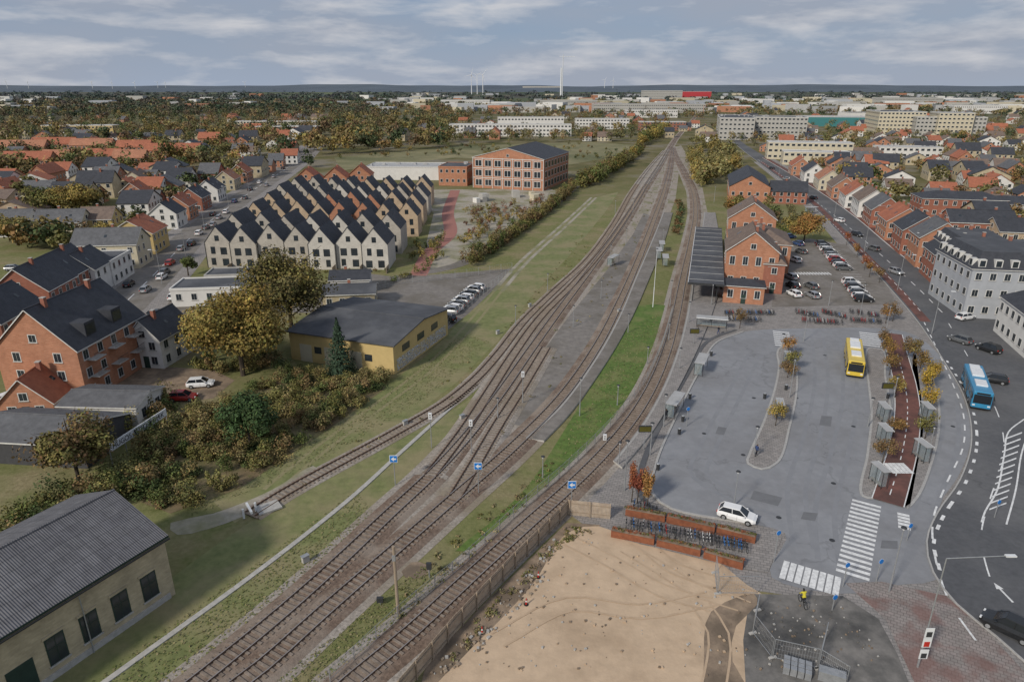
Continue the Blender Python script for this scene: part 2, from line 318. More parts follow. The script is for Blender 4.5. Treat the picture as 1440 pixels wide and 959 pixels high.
# ---------------------------------------------------------------- ground
def groundmat():
    m,nt,b=base('ground'); N=nt.nodes; L=nt.links; b.inputs['Roughness'].default_value=0.95; b.inputs['Specular IOR Level'].default_value=0.1
    g=N.new('ShaderNodeNewGeometry')
    def noise(s,d=6):
        n=N.new('ShaderNodeTexNoise'); n.inputs['Scale'].default_value=s; n.inputs['Detail'].default_value=d; n.inputs['Roughness'].default_value=0.65; L.new(g.outputs['Position'],n.inputs['Vector']); return n.outputs['Fac']
    def ramp(f,els):
        r=N.new('ShaderNodeValToRGB'); e=r.color_ramp.elements
        for i,(p,c) in enumerate(els):
            x=e[i] if i<2 else e.new(p)
            x.position=p; x.color=(*c,1)
        L.new(f,r.inputs[0]); return r.outputs[0]
    def mix(f,a,b_):
        x=N.new('ShaderNodeMix'); x.data_type='RGBA'; L.new(f,x.inputs[0]); L.new(a,x.inputs[6]); L.new(b_,x.inputs[7]); return x.outputs[2]
    fine=ramp(noise(1.1,9),[(0.3,(0.115,0.13,0.045)),(0.7,(0.215,0.21,0.095))])
    dry=ramp(noise(1.7,9),[(0.3,(0.18,0.15,0.08)),(0.7,(0.3,0.255,0.15))])
    mr=N.new('ShaderNodeMapRange'); mr.inputs['From Min'].default_value=0.45; mr.inputs['From Max'].default_value=0.64; L.new(noise(0.09,6),mr.inputs[0])
    near=mix(mr.outputs[0],fine,dry)
    mid=ramp(noise(0.03,8),[(0.35,(0.08,0.088,0.035)),(0.5,(0.155,0.135,0.065)),(0.62,(0.2,0.18,0.14))])
    v=N.new('ShaderNodeTexVoronoi'); v.inputs['Scale'].default_value=0.0016; L.new(g.outputs['Position'],v.inputs['Vector'])
    sp=N.new('ShaderNodeSeparateColor'); L.new(v.outputs['Color'],sp.inputs[0])
    far=ramp(sp.outputs[0],[(0.0,(0.06,0.073,0.055)),(0.35,(0.08,0.105,0.055)),(0.6,(0.12,0.11,0.085)),(0.8,(0.07,0.08,0.07)),(1.0,(0.14,0.165,0.09))])
    ln=N.new('ShaderNodeVectorMath'); ln.operation='LENGTH'; L.new(g.outputs['Position'],ln.inputs[0])
    def rg(a,b_):
        r=N.new('ShaderNodeMapRange'); r.inputs['From Min'].default_value=a; r.inputs['From Max'].default_value=b_; L.new(ln.outputs['Value'],r.inputs[0]); return r.outputs[0]
    c=mix(rg(260,420),near,mid); c=mix(rg(1100,1900),c,far)
    L.new(c,b.inputs['Base Color'])
    bp=N.new('ShaderNodeBump'); bp.inputs['Strength'].default_value=0.6; bp.inputs['Distance'].default_value=0.12; L.new(noise(2.5,6),bp.inputs['Height']); L.new(bp.outputs[0],b.inputs['Normal'])
    return m
b=M(); b.face([(-16000,-300,0),(16000,-300,0),(16000,16000,0),(-16000,16000,0)],groundmat()); b.obj('ground')
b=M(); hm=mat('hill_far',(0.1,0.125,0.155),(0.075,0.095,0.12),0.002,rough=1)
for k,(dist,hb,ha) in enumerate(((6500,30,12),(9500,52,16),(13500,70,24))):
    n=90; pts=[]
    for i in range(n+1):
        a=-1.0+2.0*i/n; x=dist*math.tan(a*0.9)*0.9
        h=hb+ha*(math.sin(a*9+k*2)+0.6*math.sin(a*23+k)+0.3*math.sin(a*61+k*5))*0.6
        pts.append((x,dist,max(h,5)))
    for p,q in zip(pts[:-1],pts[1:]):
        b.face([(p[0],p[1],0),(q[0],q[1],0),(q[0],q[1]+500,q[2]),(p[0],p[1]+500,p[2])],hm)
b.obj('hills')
# ---------------------------------------------------------------- land surfaces
sheet('rail_yard_gravel',[(610,660),(660,600),(700,540),(735,460),(775,412),(825,365),(865,310),(890,265),(915,230),(938,208),(958,208),(955,240),(950,280),(935,320),(915,370),(890,430),(855,500),(810,560),(745,615),(660,690),(560,780),(440,885),(360,965),(255,965),(380,870),(500,760)],0.02,gravelm)
sheet('track_side_gravel',[(940,208),(958,205),(985,250),(995,300),(990,350),(985,400),(968,450),(955,500),(925,560),(885,615),(840,668),(775,730),(700,805),(600,900),(545,965),(465,965),(560,875),(660,790),(740,715),(800,660),(860,600),(905,545),(935,480),(950,430),(960,380),(968,320),(965,270)],0.018,gravelm)
sheet('grass_bank',[(640,775),(690,735),(745,680),(775,635),(815,570),(850,510),(880,462),(897,430),(940,430),(940,470),(915,528),(862,598),(800,660),(735,715),(670,770)],0.03,grass_b,True,4)
sheet('grass_field',[(700,535),(640,575),(560,620),(450,680),(350,735),(180,860),(60,965),(250,965),(400,860),(520,745),(620,650),(660,590)],0.012,grass_m,True,4)
sheet('grass_strip',[(560,600),(640,540),(700,480),(745,420),(800,360),(850,300),(870,270),(830,280),(760,340),(700,400),(640,460),(600,500),(520,560),(380,655),(300,705),(330,735),(450,665)],0.01,grass_m)
sheet('worn_track',[(240,735),(300,722),(380,690),(440,655),(445,662),(390,700),(320,735),(250,752)],0.022,gravell,True)
b=M(); L1=line([(835,278),(790,320),(735,370),(700,410)],3); ribbon(b,L1,1.0,0.024,gravell,1.0); ribbon(b,L1,1.0,0.024,gravell,-1.0); b.obj('gravel_track')
b=M(); L1=line([(700,410),(650,470),(600,520),(520,580),(440,640),(380,690)],3); dl=mat('worn_grass',(0.26,0.23,0.13),(0.2,0.19,0.09),1.2); ribbon(b,L1,.6,0.016,dl,.9); ribbon(b,L1,.6,0.016,dl,-.9); b.obj('wheel_tracks')
b=M(); sweep(b,line([(140,965),(230,900),(330,828),(430,752),(500,695),(560,640),(640,568),(672,540)],2),[(-.28,0.0),(-.28,.12),(.28,.12),(.28,0)],concm); b.obj('cable_duct')
sheet('industrial_yard_asphalt',[(440,440),(455,400),(520,385),(560,390),(720,378),(718,385),(660,440),(625,468),(600,440),(560,425),(500,425)],0.02,asph_o)
sheet('backyard_gravel',[(170,525),(215,515),(300,520),(330,535),(300,560),(180,575),(150,565)],0.02,dirtm)
sheet('park_ground',[(590,385),(640,370),(800,275),(770,265),(560,268),(610,300),(600,340)],0.012,gravell)
b=M(); ribbon(b,line([(640,268),(630,300),(632,330),(605,355),(588,388)],3),4.5,0.035,redpath2); b.obj('red_path')
b=M(); ribbon(b,line([(520,400),(570,388),(640,374),(690,345),(770,295),(810,262)],3),4.0,0.03,asph_o); b.obj('service_road')
Ls=line([(130,470),(215,388),(262,340),(310,300),(365,262),(410,232),(440,205)],5)
b=M(); ribbon(b,Ls,19,0.02,paving); b.obj('pavement_west'); b=M(); ribbon(b,Ls,11,0.032,asph_o); b.obj('street_west')
b=M(); dashes(b,Ls,0.25,0.045,4,5,whitep); b.obj('street_west_marking')
sheet('west_yard',[(170,470),(245,400),(350,392),(440,400),(440,440),(300,440),(250,450),(200,480)],0.016,asph_o)
sheet('open_field',[(470,222),(640,206),(830,200),(900,205),(880,218),(800,232),(640,222),(480,240)],0.02,mat('dry_field',(0.27,0.235,0.13),(0.17,0.16,0.08),0.05,c3=(0.16,0.165,0.075),scale3=0.012))
sheet('station_forecourt_paving',[(975,405),(1250,400),(1330,440),(1345,520),(1375,600),(1360,680),(1320,740),(1330,830),(1440,930),(1440,990),(1250,990),(1200,850),(1060,830),(850,760),(800,722),(850,665),(900,605),(945,530),(970,460)],0.02,paving)
sheet('bus_terminal_asphalt',[(1045,467),(1140,462),(1270,466),(1322,500),(1350,550),(1366,610),(1350,665),(1312,722),(1302,770),(1318,815),(1270,822),(1180,835),(1085,812),(1104,750),(1062,738),(945,716),(918,695),(922,655),(948,592),(982,525),(1008,482)],0.045,asph_l,True)
b=M()
for k,pts in enumerate(([(1150,475),(1155,540),(1140,620),(1120,690),(1130,770)],[(1190,475),(1195,560),(1180,640),(1160,720),(1165,790)],[(1060,500),(1030,560),(1000,620),(985,670),(1040,700),(1100,720)],[(1335,560),(1335,620),(1310,690),(1285,760)])):
    l=line(pts,1.5); ribbon(b,l,.55,.049+k*.002,asph_t,1.0); ribbon(b,l,.55,.049+k*.002,asph_t,-1.0)
b.obj('tyre_darkened_lanes')
b=M()
for q in ([(1155,585),(1170,586),(1168,600),(1152,598)],[(1060,690),(1100,700),(1094,712),(1055,702)],[(1010,600),(1022,602),(1018,612),(1006,610)],[(1240,760),(1262,761),(1262,772),(1238,771)],[(1130,720),(1150,722),(1146,733),(1126,730)]): b.face([(*G(*p)[:2],.058) for p in q],asph_p)
for px,py in ((1120,560),(1045,640),(1172,680),(1095,728),(1170,760),(1160,500),(1340,600),(1060,560),(990,610),(1200,600)):
    p=G(px,py); b.face([(p[0]+.3*math.cos(t),p[1]+.3*math.sin(t),.066) for t in np.linspace(0,2*math.pi,12,False)],darkm)
b.obj('asphalt_repairs_and_manholes')
Lr=[(1445,935),(1400,895),(1345,850),(1312,805),(1303,762),(1318,722),(1350,675),(1366,620),(1356,560),(1325,505),(1292,455),(1246,400),(1195,345),(1150,297),(1110,262),(1068,230),(1040,208),(1020,190)]
Rr=[(1030,190),(1050,205),(1075,220),(1115,243),(1160,270),(1210,305),(1265,350),(1310,385),(1350,415),(1385,440),(1445,470),(1445,800)]
b=M(); lw=cr([G(*p) for p in Lr],2); b.face([(p[0],p[1],0.07) for p in lw]+[(*G(*p)[:2],0.07) for p in Rr],asph_d); b.obj('main_road')
b=M(); sweep(b,lw,[(-.08,0.03),(-.08,.16),(.08,.16),(.08,.03)],kerbm); b.obj('kerb_main_road')
rw=line([(1330,400),(1265,352),(1210,307),(1160,272),(1115,245),(1075,222)],4)
b=M(); ribbon(b,rw,2.6,0.085,redpath,0.0); ribbon(b,rw,0.3,0.095,whitep,1.4); b.obj('cycle_track_east'); b=M(); ribbon(b,offset(rw,-3.2),3.4,0.12,paving); b.obj('pavement_east')
lw2=line([(1292,452),(1246,398),(1195,343),(1150,295),(1110,260),(1068,228)],4)
b=M(); ribbon(b,offset(lw2,-1.3),2.0,0.085,redpath); b.obj('cycle_track_west')
b=M(); ribbon(b,offset(lw2,2.0),3.5,0.03,paving); b.obj('pavement_station_road')
cl=line([(1325,440),(1290,405),(1240,360),(1190,317),(1145,282),(1105,252),(1065,224)],1.0)
b=M(); dashes(b,cl,0.22,0.09,3,4,whitep); dashes(b,cl,0.16,0.09,2,2,whitep,4.2); 
bl=line([(1440,905),(1405,860),(1380,800),(1372,750),(1385,700),(1405,640),(1400,590),(1380,545),(1350,490),(1330,455)],1.0)
dashes(b,bl,0.2,0.09,1.5,1.5,whitep,4.0); dashes(b,bl,0.15,0.09,3,4.5,whitep,-0.5)
ribbon(b,line([(1440,590),(1418,608),(1412,640),(1402,690),(1385,720),(1380,735)],1.5),0.18,0.093,whitep)
ribbon(b,line([(1445,612),(1436,640),(1428,690),(1415,738)],1.5),0.18,0.093,whitep)
for i in range(12):
    y=612+i*9; x0=1413-i*2.0; b.face([(*G(x0,y+5)[:2],0.096),(*G(x0,y+7)[:2],0.096),(*G(x0+24,y-2)[:2],0.096),(*G(x0+24,y-4)[:2],0.096)],whitep)
A0=np.array(G(1412,835)[:2]); 
b.mesh([(A0[0]-.1,A0[1]-1.2,.09),(A0[0]+.1,A0[1]-1.2,.09),(A0[0]+.1,A0[1]+.6,.09),(A0[0]-.1,A0[1]+.6,.09),(A0[0]-.35,A0[1]+.6,.09),(A0[0]+.35,A0[1]+.6,.09),(A0[0],A0[1]+1.5,.09)],[(0,1,2,3),(4,5,6)],whitep)
tl=line([(1310,800),(1302,762),(1317,722),(1350,673),(1365,620),(1355,560),(1325,507)],1.0)
dashes(b,tl,0.35,0.099,1.0,1.1,whitep,-0.7)
b.obj('road_marking')
def zebra(name,a,c,width,n,z,sw=0.5):
    A=np.array(G(*a)[:2]);C=np.array(G(*c)[:2]); d=C-A; l=np.linalg.norm(d); d/=l; nn=np.array([-d[1],d[0]]); b=M()
    for i in range(n):
        p=A+d*l*(i+0.5)/n
        q=[p-d*sw/2-nn*width/2,p+d*sw/2-nn*width/2,p+d*sw/2+nn*width/2,p-d*sw/2+nn*width/2]
        b.face([(*r,z) for r in q],whitep)
    b.obj(name)
zebra('zebra_crossing',(1219,706),(1198,812),3.0,17,0.07,0.45)
zebra('zebra_crossing',(1098,800),(1182,826),3.0,8,0.07,0.55)
zebra('zebra_crossing',(1098,466),(1102,488),3.0,8,0.07)
zebra('zebra_crossing',(1222,468),(1226,488),3.5,7,0.07)
zebra('zebra_crossing',(1118,385),(1168,385),2.5,12,0.07)
zebra('zebra_crossing',(1248,660),(1278,660),2.5,5,0.2)
zebra('zebra_crossing',(1270,722),(1272,745),1.2,5,0.07)
sheet('car_park_asphalt',[(1100,340),(1140,336),(1190,345),(1245,398),(1262,428),(1085,432),(1090,400),(1100,375)],0.04,asph_o)
b=M()
for i in range(16):
    t=i/15; x=1150+t*45; y=345+t*55
    A=G(x,y);B_=G(x+26,y+1); b.face([(A[0],A[1],.055),(B_[0],B_[1],.055),(B_[0],B_[1]+.15,.055),(A[0],A[1]+.15,.055)],whitep)
b.obj('parking_bay_marking')
def island(name,pxs,m,h=0.14):
    w_=cr([G(*p) for p in pxs],1.2,True); b=M()
    b.prism([tuple(p) for p in w_],0.0,h,kerbm,kerbm)
    nrm=normals(w_+w_[:1])
    area=sum(w_[i][0]*w_[(i+1)%len(w_)][1]-w_[(i+1)%len(w_)][0]*w_[i][1] for i in range(len(w_)))
    sgn=1 if area>0 else -1
    inn=[p+q*sgn*0.3 for p,q in zip(w_,nrm)]
    b.face([(*p,h+0.006) for p in inn],m); b.obj(name)
island('bus_island',[(1092,496),(1098,488),(1114,488),(1119,500),(1122,545),(1112,600),(1094,652),(1072,661),(1050,652),(1052,640),(1072,595),(1088,548),(1094,515)],paving)
island('bus_island',[(1216,500),(1222,490),(1240,492),(1246,530),(1254,580),(1252,630),(1240,690),(1228,702),(1212,698),(1218,640),(1224,585),(1220,540)],paving)
island('bus_island',[(1286,498),(1300,510),(1318,550),(1322,600),(1312,650),(1292,700),(1276,716),(1284,660),(1294,610),(1292,560)],paving)
b=M(); l=line([(1255,470),(1262,500),(1272,540),(1276,580),(1270,630),(1258,675),(1248,708)],1.5); ribbon(b,l,3.4,0.153,redpath); b.obj('cycle_path_terminal')
b=M(); dashes(b,line([(1262,500),(1272,540),(1276,580),(1270,630),(1258,675),(1250,700)],.5),0.12,0.165,1.0,1.0,whitep); ribbon(b,l,.12,.163,whitep,1.65); ribbon(b,l,.12,.163,whitep,-1.65); b.obj('cycle_path_marking')
ek=cr([G(*p) for p in [(1045,467),(1008,482),(982,525),(948,592),(922,655),(918,695),(945,716),(1062,738)]],1.5)
b=M(); sweep(b,ek,[(-.15,0.03),(-.15,.17),(.15,.17),(.15,.03)],kerbm); ribbon(b,ek,0.7,0.1,asph_d,-1.6); b.obj('kerb_terminal')
sheet('sand_lot',[(800,748),(842,740),(900,765),(1000,785),(1050,822),(1082,845),(1050,870),(1055,990),(600,990),(650,925),(700,875),(750,820)],0.035,sandm,True)
sheet('dirt_edge',[(797,735),(845,738),(800,770),(760,825),(700,890),(640,965),(585,990),(600,930),(690,840)],0.03,dirtm)
sheet('worksite_asphalt',[(1055,835),(1185,838),(1235,870),(1262,920),(1290,990),(1050,990),(1045,900)],0.04,asph_w)
sheet('mud_tracks',[(1000,860),(1060,835),(1065,850),(1035,880),(1030,930),(1060,990),(1000,990),(990,920)],0.043,dirtm,True)
sheet('pavement_red',[(1188,820),(1240,818),(1330,838),(1395,895),(1445,950),(1445,990),(1300,990),(1245,870)],0.05,pav_red)
b=M()
tr=mat('tyre_track',(0.42,0.305,0.205),(0.5,0.375,0.26),.8)
k=0
for pts in ([(880,770),(930,800),(980,830),(1040,850)],[(985,850),(1010,890),(1010,930),(1000,980)],[(800,760),(860,790),(930,830),(1000,850)],[(905,765),(950,800),(1010,820),(1060,840)],[(700,900),(800,850),(900,860),(1000,842)]):
    l=line(pts,1.5)
    for o in (.9,-.9): k+=1; ribbon(b,l,0.2,0.05+k*.003,tr,o)
b.obj('tyre_tracks')
# rubble, pebbles and puddle stains on the sand lot and worksite
b=M()
for x,y in sample_px([(800,750),(1000,790),(1050,830),(1050,950),(640,950),(760,820)],170,True):
    s=random.uniform(.06,.22); b.box((x,y,.04+s*.3),(s,s*.8,s*.6),random.choice((dirtm,concm,sandm)),random.random()*3)
for x,y in sample_px([(1060,840),(1180,842),(1255,940),(1060,950)],120,True):
    s=random.uniform(.05,.2); b.box((x,y,.05+s*.3),(s,s*.8,s*.6),random.choice((dirtm,concm,asph_w)),random.random()*3)
for x,y in sample_px([(797,740),(760,825),(640,950),(600,950),(700,845)],160,True):
    s=random.uniform(.08,.3); b.box((x,y,.04+s*.3),(s,s*.8,s*.6),random.choice((dirtm,concm,woodp)),random.random()*3)
b.obj('rubble')
# ---------------------------------------------------------------- railway
TR={
'A':[(440,1010),(500,957),(580,890),(660,815),(740,742),(800,688),(850,638),(888,592),(915,548),(937,495),(950,445),(960,395),(972,340),(978,300),(974,268),(962,243),(950,220),(946,208)],
'B1':[(250,985),(300,945),(400,862),(480,790),(545,728),(605,672),(655,618),(700,560),(742,500),(785,440),(830,380),(872,322),(903,272),(925,238),(940,212)],
'B2':[(290,1000),(370,940),(450,868),(545,785),(640,702),(720,632),(790,560),(840,488),(872,425),(897,368),(920,308),(935,265),(944,225),(946,208)],
'C':[(352,725),(400,695),(450,667),(510,635),(570,602),(625,570),(668,535),(700,500),(735,455),(775,415),(825,368),(862,318),(888,272),(912,238),(935,212)],
'D':[(605,672),(650,612),(690,550),(722,500),(760,448),(805,402),(850,350),(885,300),(908,262),(930,228),(940,210)],
'E':[(640,702),(668,655),(700,600),(735,545),(768,490)],
'F':[(940,212),(950,196),(962,182),(975,168),(984,155)],
}
rail=empty('railway_tracks')
bb=M(); bs=M(); brl=M()
for k,pts in TR.items():
    Lt=line(pts,1.8); grey=k in('C','D','E')
    bm=ballg if grey else ballm
    dz={'A':0,'B1':0,'B2':0.01,'C':0.02,'D':0.03,'E':0.015,'F':0.005}[k]
    if not grey: sweep(bb,Lt,[(-3.0,0.025+dz*.2),(-2.1,0.04+dz),(2.1,.04+dz),(3.0,.025+dz*.2)],ballg)
    if k=='C': sweep(bb,Lt,[(-1.7,0.03),(-1.4,.12),(1.4,.12),(1.7,.03)],ballg)
    else: sweep(bb,Lt,[(-2.1,0.05+dz),(-1.5,.22+dz),(1.5,.22+dz),(2.1,.05+dz)],bm)
    z0=(.12 if k=='C' else .22+dz)
    acc=0; step=0.65
    for i in range(len(Lt)-1):
        a,c=Lt[i],Lt[i+1]; seg=np.linalg.norm(c-a)
        if a[1]>340: break
        while acc<seg:
            p=a+(c-a)*acc/seg; d=(c-a)/seg
            bs.box((p[0],p[1],z0+0.03),(0.25,2.5,0.1),sleepm,math.atan2(d[1],d[0])); acc+=step
        acc-=seg
    for o in (-.75,.75):
        sweep(brl,Lt,[(o-.05,z0+.06),(o-.045,z0+.22),(o+.045,z0+.22),(o+.05,z0+.06)],railm,railt if not grey else railm)
bb.obj('ballast',rail); bs.obj('sleepers',rail); brl.obj('rails',rail)
b=M(); p=G(352,725); 
for o in (-.9,.9): b.box((p[0]+o*.5,p[1]+o*.7,.7),(.2,.2,1.2),whitem,0.6)
b.box((p[0],p[1],1.0),(.22,2.2,.3),whitem,0.6); b.box((p[0]+1.6,p[1]+1.3,.2),(2.6,1.9,.2),concm,0.65); b.obj('buffer_stop')
def platform(name,left,right,h,m,edge=True):
    l=line(left,2); r=line(right,2); b=M(); poly=[tuple(p) for p in l]+[tuple(p) for p in r[::-1]]
    b.prism(poly,0.0,h,concm,m)
    if edge: ribbon(b,l,0.3,h+.012,edgep,-0.3)
    b.obj(name)
platform('island_platform',[(738,618),(785,575),(835,508),(868,450),(893,392),(918,335),(932,300)],[(765,622),(800,585),(852,512),(885,455),(912,395),(936,335),(946,300)],0.3,asph_o)
b=M(); b.face([(*G(*q)[:2],0.05) for q in [(695,590),(745,520),(800,445),(850,385),(890,330),(905,300),(918,305),(895,360),(870,415),(838,475),(790,545),(735,600)]],asph_o); b.obj('old_platform_surface')
platform('station_platform',[(862,650),(900,602),(930,550),(952,495),(965,445),(974,395),(984,340),(990,300)],[(875,660),(920,605),(955,545),(982,490),(1002,440),(1014,395),(1012,340),(1006,300)],0.3,paving)
# ---------------------------------------------------------------- fences
def meshfence(name,pts,h,post=2.5,m=galv,straight=False,rails=3,wires=0):
    L=line(pts,post,straight); b=M()
    for p in L: b.box((p[0],p[1],h/2),(.07,.07,h),m)
    for a,c in zip(L[:-1],L[1:]):
        for i in range(rails):
            z=h*(i+0.35)/rails if i<rails-1 else h-.03
            b.tube((*a,z),(*c,z),.018,.018,m,4)
        for i in range(wires):
            q=a+(c-a)*(i+.5)/wires; b.tube((*q,0.1),(*q,h-.03),.008,.008,m,3)
    return b.obj(name)
meshfence('mesh_fence',[(465,962),(560,872),(660,788),(740,713),(800,660),(858,602),(905,543),(930,490),(945,440)],1.6,2.4,galv,rails=4,wires=10)
meshfence('yard_fence',[(720,385),(680,415),(640,448),(625,470)],2.0,2.5,galv,True,3,6)
meshfence('yard_fence',[(505,415),(560,400),(640,392),(720,380)],2.0,3,galv,True,3,6)
b=M(); Lf=line([(560,985),(640,890),(720,803),(798,724)],0.14,True)+line([(798,724),(858,730)],0.14,True)
for i,(a,c) in enumerate(zip(Lf[:-1],Lf[1:])):
    d=c-a; ang=math.atan2(d[1],d[0]); p=(a+c)/2; hh=1.95+random.uniform(-.03,.03)
    b.box((p[0],p[1],hh/2+.05),(.11,.03,hh),woodf,ang)
    if i%16==0: b.box((p[0]+.09*math.sin(ang),p[1]-.09*math.cos(ang),1.0),(.12,.12,2.1),woodp,ang)
for s,e in (((560,985),(640,890)),((640,890),(720,803)),((720,803),(798,724)),((798,724),(858,730))):
    for z in (.5,1.6):
        p=G(*s);q=G(*e); b.tube((p[0]+.06,p[1]-.06,z),(q[0]+.06,q[1]-.06,z),.05,.05,woodp,4)
b.obj('wooden_fence')
def cfence(pts):
    w_=[np.array(G(*p)[:2]) for p in pts]; b=M()
    for a,c in zip(w_[:-1],w_[1:]):
        n=max(1,round(np.linalg.norm(c-a)/3.4))
        for i in range(n):
            p=a+(c-a)*i/n+(c-a)/n*0.02; q=a+(c-a)*(i+1)/n-(c-a)/n*0.02
            for r,s in (((*p,.15),(*p,2.05)),((*q,.15),(*q,2.05)),((*p,2.05),(*q,2.05)),((*p,.15),(*q,.15))): b.tube(r,s,.03,.03,galv,4)
            for k in range(1,16): 
                t=p+(q-p)*k/16; b.tube((*t,.15),(*t,2.05),.008,.008,galv,3)
            for z in (.6,1.1,1.6): b.tube((*p,z),(*q,z),.008,.008,galv,3)
            b.box((*p,.09),(.7,.25,.14),concm,0.3)
    b.obj('construction_fence')
cfence([(1005,805),(1008,835),(1065,835)]); cfence([(1058,890),(1085,925),(1150,940),(1190,965)]); cfence([(1150,940),(1160,900)]); cfence([(1065,858),(1058,890)])
def wallpx(b,a,c,h,t,m):
    A=np.array(G(*a)[:2]);C=np.array(G(*c)[:2]);d=C-A; b.box((*((A+C)/2),h/2+.02),(np.linalg.norm(d),t,h),m,math.atan2(d[1],d[0]))
PL=[]
for a,c in (((880,722),(935,732)),((938,732),(1005,748)),((1008,748),(1062,762)),((860,752),(920,764)),((924,765),(985,780)),((990,782),(1045,798))):
    b=M(); wallpx(b,a,c,.8,.9,corten); A=np.array(G(*a)[:2]);C=np.array(G(*c)[:2]);d=C-A
    b.box((*((A+C)/2),.83),(np.linalg.norm(d)-.15,.75,.03),dirtm,math.atan2(d[1],d[0])); b.obj('corten_planter'); PL.append((A,C))
sheet('bike_parking_paving',[(870,735),(1065,765),(1080,745),(1100,755),(1080,805),(1040,800),(860,755)],0.075,paving)
# ---------------------------------------------------------------- buildings
def house(name,px,py,ang,W,D,h,rh,wall,roof,kind='gable',axis='v',anchor='L',fl=2,near=True,frame=None,sides='FRL',gw=1.1,gh=1.35,sp=2.6,chim=1,origin=None,ov=.35,mesh_only=False,door=True,z0=0.0,skyl=True,spF=None):
    frame=frame or framew
    rz=math.radians(ang)
    parts={k:M() for k in('walls','roof','windows','chimney')}
    if not near:
        one=M(); parts={k:one for k in parts}
    w_=parts['walls']; r=parts['roof']; wi=parts['windows']
    for a,c in (((0,0),(W,0)),((W,0),(W,D)),((W,D),(0,D)),((0,D),(0,0))):
        w_.face([(a[0],a[1],0),(c[0],c[1],0),(c[0],c[1],h),(a[0],a[1],h)],wall)
    sw=(lambda a,c,z:(a,c,z)) if axis=='v' else (lambda a,c,z:(c,a,z))
    A,B_=(W,D) if axis=='v' else (D,W)
    if kind=='gable':
        for e in (0,B_): w_.face([sw(0,e,h),sw(A,e,h),sw(A/2,e,h+rh)],wall)
        s=rh/(A/2); t=.2; pr=[(-ov,h-ov*s+.03),(A/2,h+rh+.03),(A+ov,h-ov*s+.03)]
        e0,e1=-ov,B_+ov
        for i in range(2):
            (a,za),(c,zc)=pr[i],pr[i+1]
            r.face([sw(a,e0,za+t),sw(a,e1,za+t),sw(c,e1,zc+t),sw(c,e0,zc+t)],roof)
            r.face([sw(a,e0,za),sw(a,e1,za),sw(c,e1,zc),sw(c,e0,zc)],roof)
            for e in (e0,e1): r.face([sw(a,e,za),sw(c,e,zc),sw(c,e,zc+t),sw(a,e,za+t)],frame if near else roof)
        for i in (0,2): a,za=pr[i]; r.face([sw(a,e0,za),sw(a,e1,za),sw(a,e1,za+t),sw(a,e0,za+t)],frame if near else roof)
        if near: r.tube(sw(A/2,e0,h+rh+.22),sw(A/2,e1,h+rh+.22),.12,.12,roof,6)
    elif kind in('hip','mansard'):
        k=min(A/2,B_/2)*(0.98 if kind=='hip' else .22); o=ov
        lo=[sw(-o,-o,h),sw(A+o,-o,h),sw(A+o,B_+o,h),sw(-o,B_+o,h)]; hi=[sw(k,k,h+rh),sw(A-k,k,h+rh),sw(A-k,B_-k,h+rh),sw(k,B_-k,h+rh)]
        r.face([(*p[:2],h-.15) for p in lo],wall)
        for i in range(4):
            j=(i+1)%4; r.face([lo[i],lo[j],hi[j],hi[i]],roof); r.face([(*lo[i][:2],h-.15),(*lo[j][:2],h-.15),lo[j],lo[i]],frame)
        r.face(hi,roof_f if kind=='mansard' else roof)
    else:
        r.face([(0,0,h-.05),(W,0,h-.05),(W,D,h-.05),(0,D,h-.05)],roof)
        for x0,x1,y0,y1 in ((-.12,W+.12,-.12,.18),(-.12,W+.12,D-.18,D+.12),(-.12,.18,.18,D-.18),(W-.18,W+.12,.18,D-.18)): r.bx(x0,x1,y0,y1,h-.35,h+.2,wall if rh==0 else frame)
        if W*D>150:
            for _ in range(int(min(8,W*D/120))):
                x=random.uniform(1.5,W-2);y=random.uniform(1.5,D-2); r.box((x,y,h+.4),(random.uniform(.8,2.4),random.uniform(.8,2),.9),roof_l)
    def win(side,a,z,ww,hh):
        def bx(w2,h2,p,m,dz=0,da=0):
            if side=='F': wi.box((a+da,-p/2,z+dz),(w2,p,h2),m)
            elif side=='R': wi.box((W+p/2,a+da,z+dz),(p,w2,h2),m)
            elif side=='L': wi.box((-p/2,a+da,z+dz),(p,w2,h2),m)
        bx(ww+.2,hh+.2,.04,frame); 
        if near:
            bx(ww/2-.05,hh,.055,glass,0,-ww/4); bx(ww/2-.05,hh,.055,glass,0,ww/4); bx(ww+.35,.08,.14,concm,-hh/2-.12)
        else: bx(ww,hh,.06,glass)
    fh=h/fl if fl else 3
    for sd_ in sides:
        Ln=W if sd_=='F' else D
        n=max(1,int((Ln-.6)/((spF or sp) if sd_=='F' else sp)))
        for f in range(fl):
            for i in range(n):
                if random.random()<.06 and near: continue
                win(sd_,Ln*(i+.5)/n,f*fh+fh*.55,gw,min(gh,fh*.6))
        if kind=='gable' and rh>2.2 and ((axis=='v' and sd_=='F') or (axis=='u' and sd_ in 'RL')) : 
            win(sd_,Ln/2,h+rh*.28,gw,min(1.1,rh*.35))
    if near and door and fl: 
        wi.bx(W*.5-.5,W*.5+.5,-.07,-.003,0,2.1,frameg)
    if kind=='mansard':
        n=int(W/3)
        for i in range(n):
            x=W*(i+.5)/n; r.bx(x-.7,x+.7,-.05,1.4,h+.25,h+1.9,frame); r.bx(x-.5,x+.5,-.08,-.055,h+.5,h+1.7,glass)
        n=int(D/3)
        for i in range(n):
            x=D*(i+.5)/n; r.bx(-.05,1.4,x-.7,x+.7,h+.25,h+1.9,frame); r.bx(-.08,-.055,x-.5,x+.5,h+.5,h+1.7,glass)
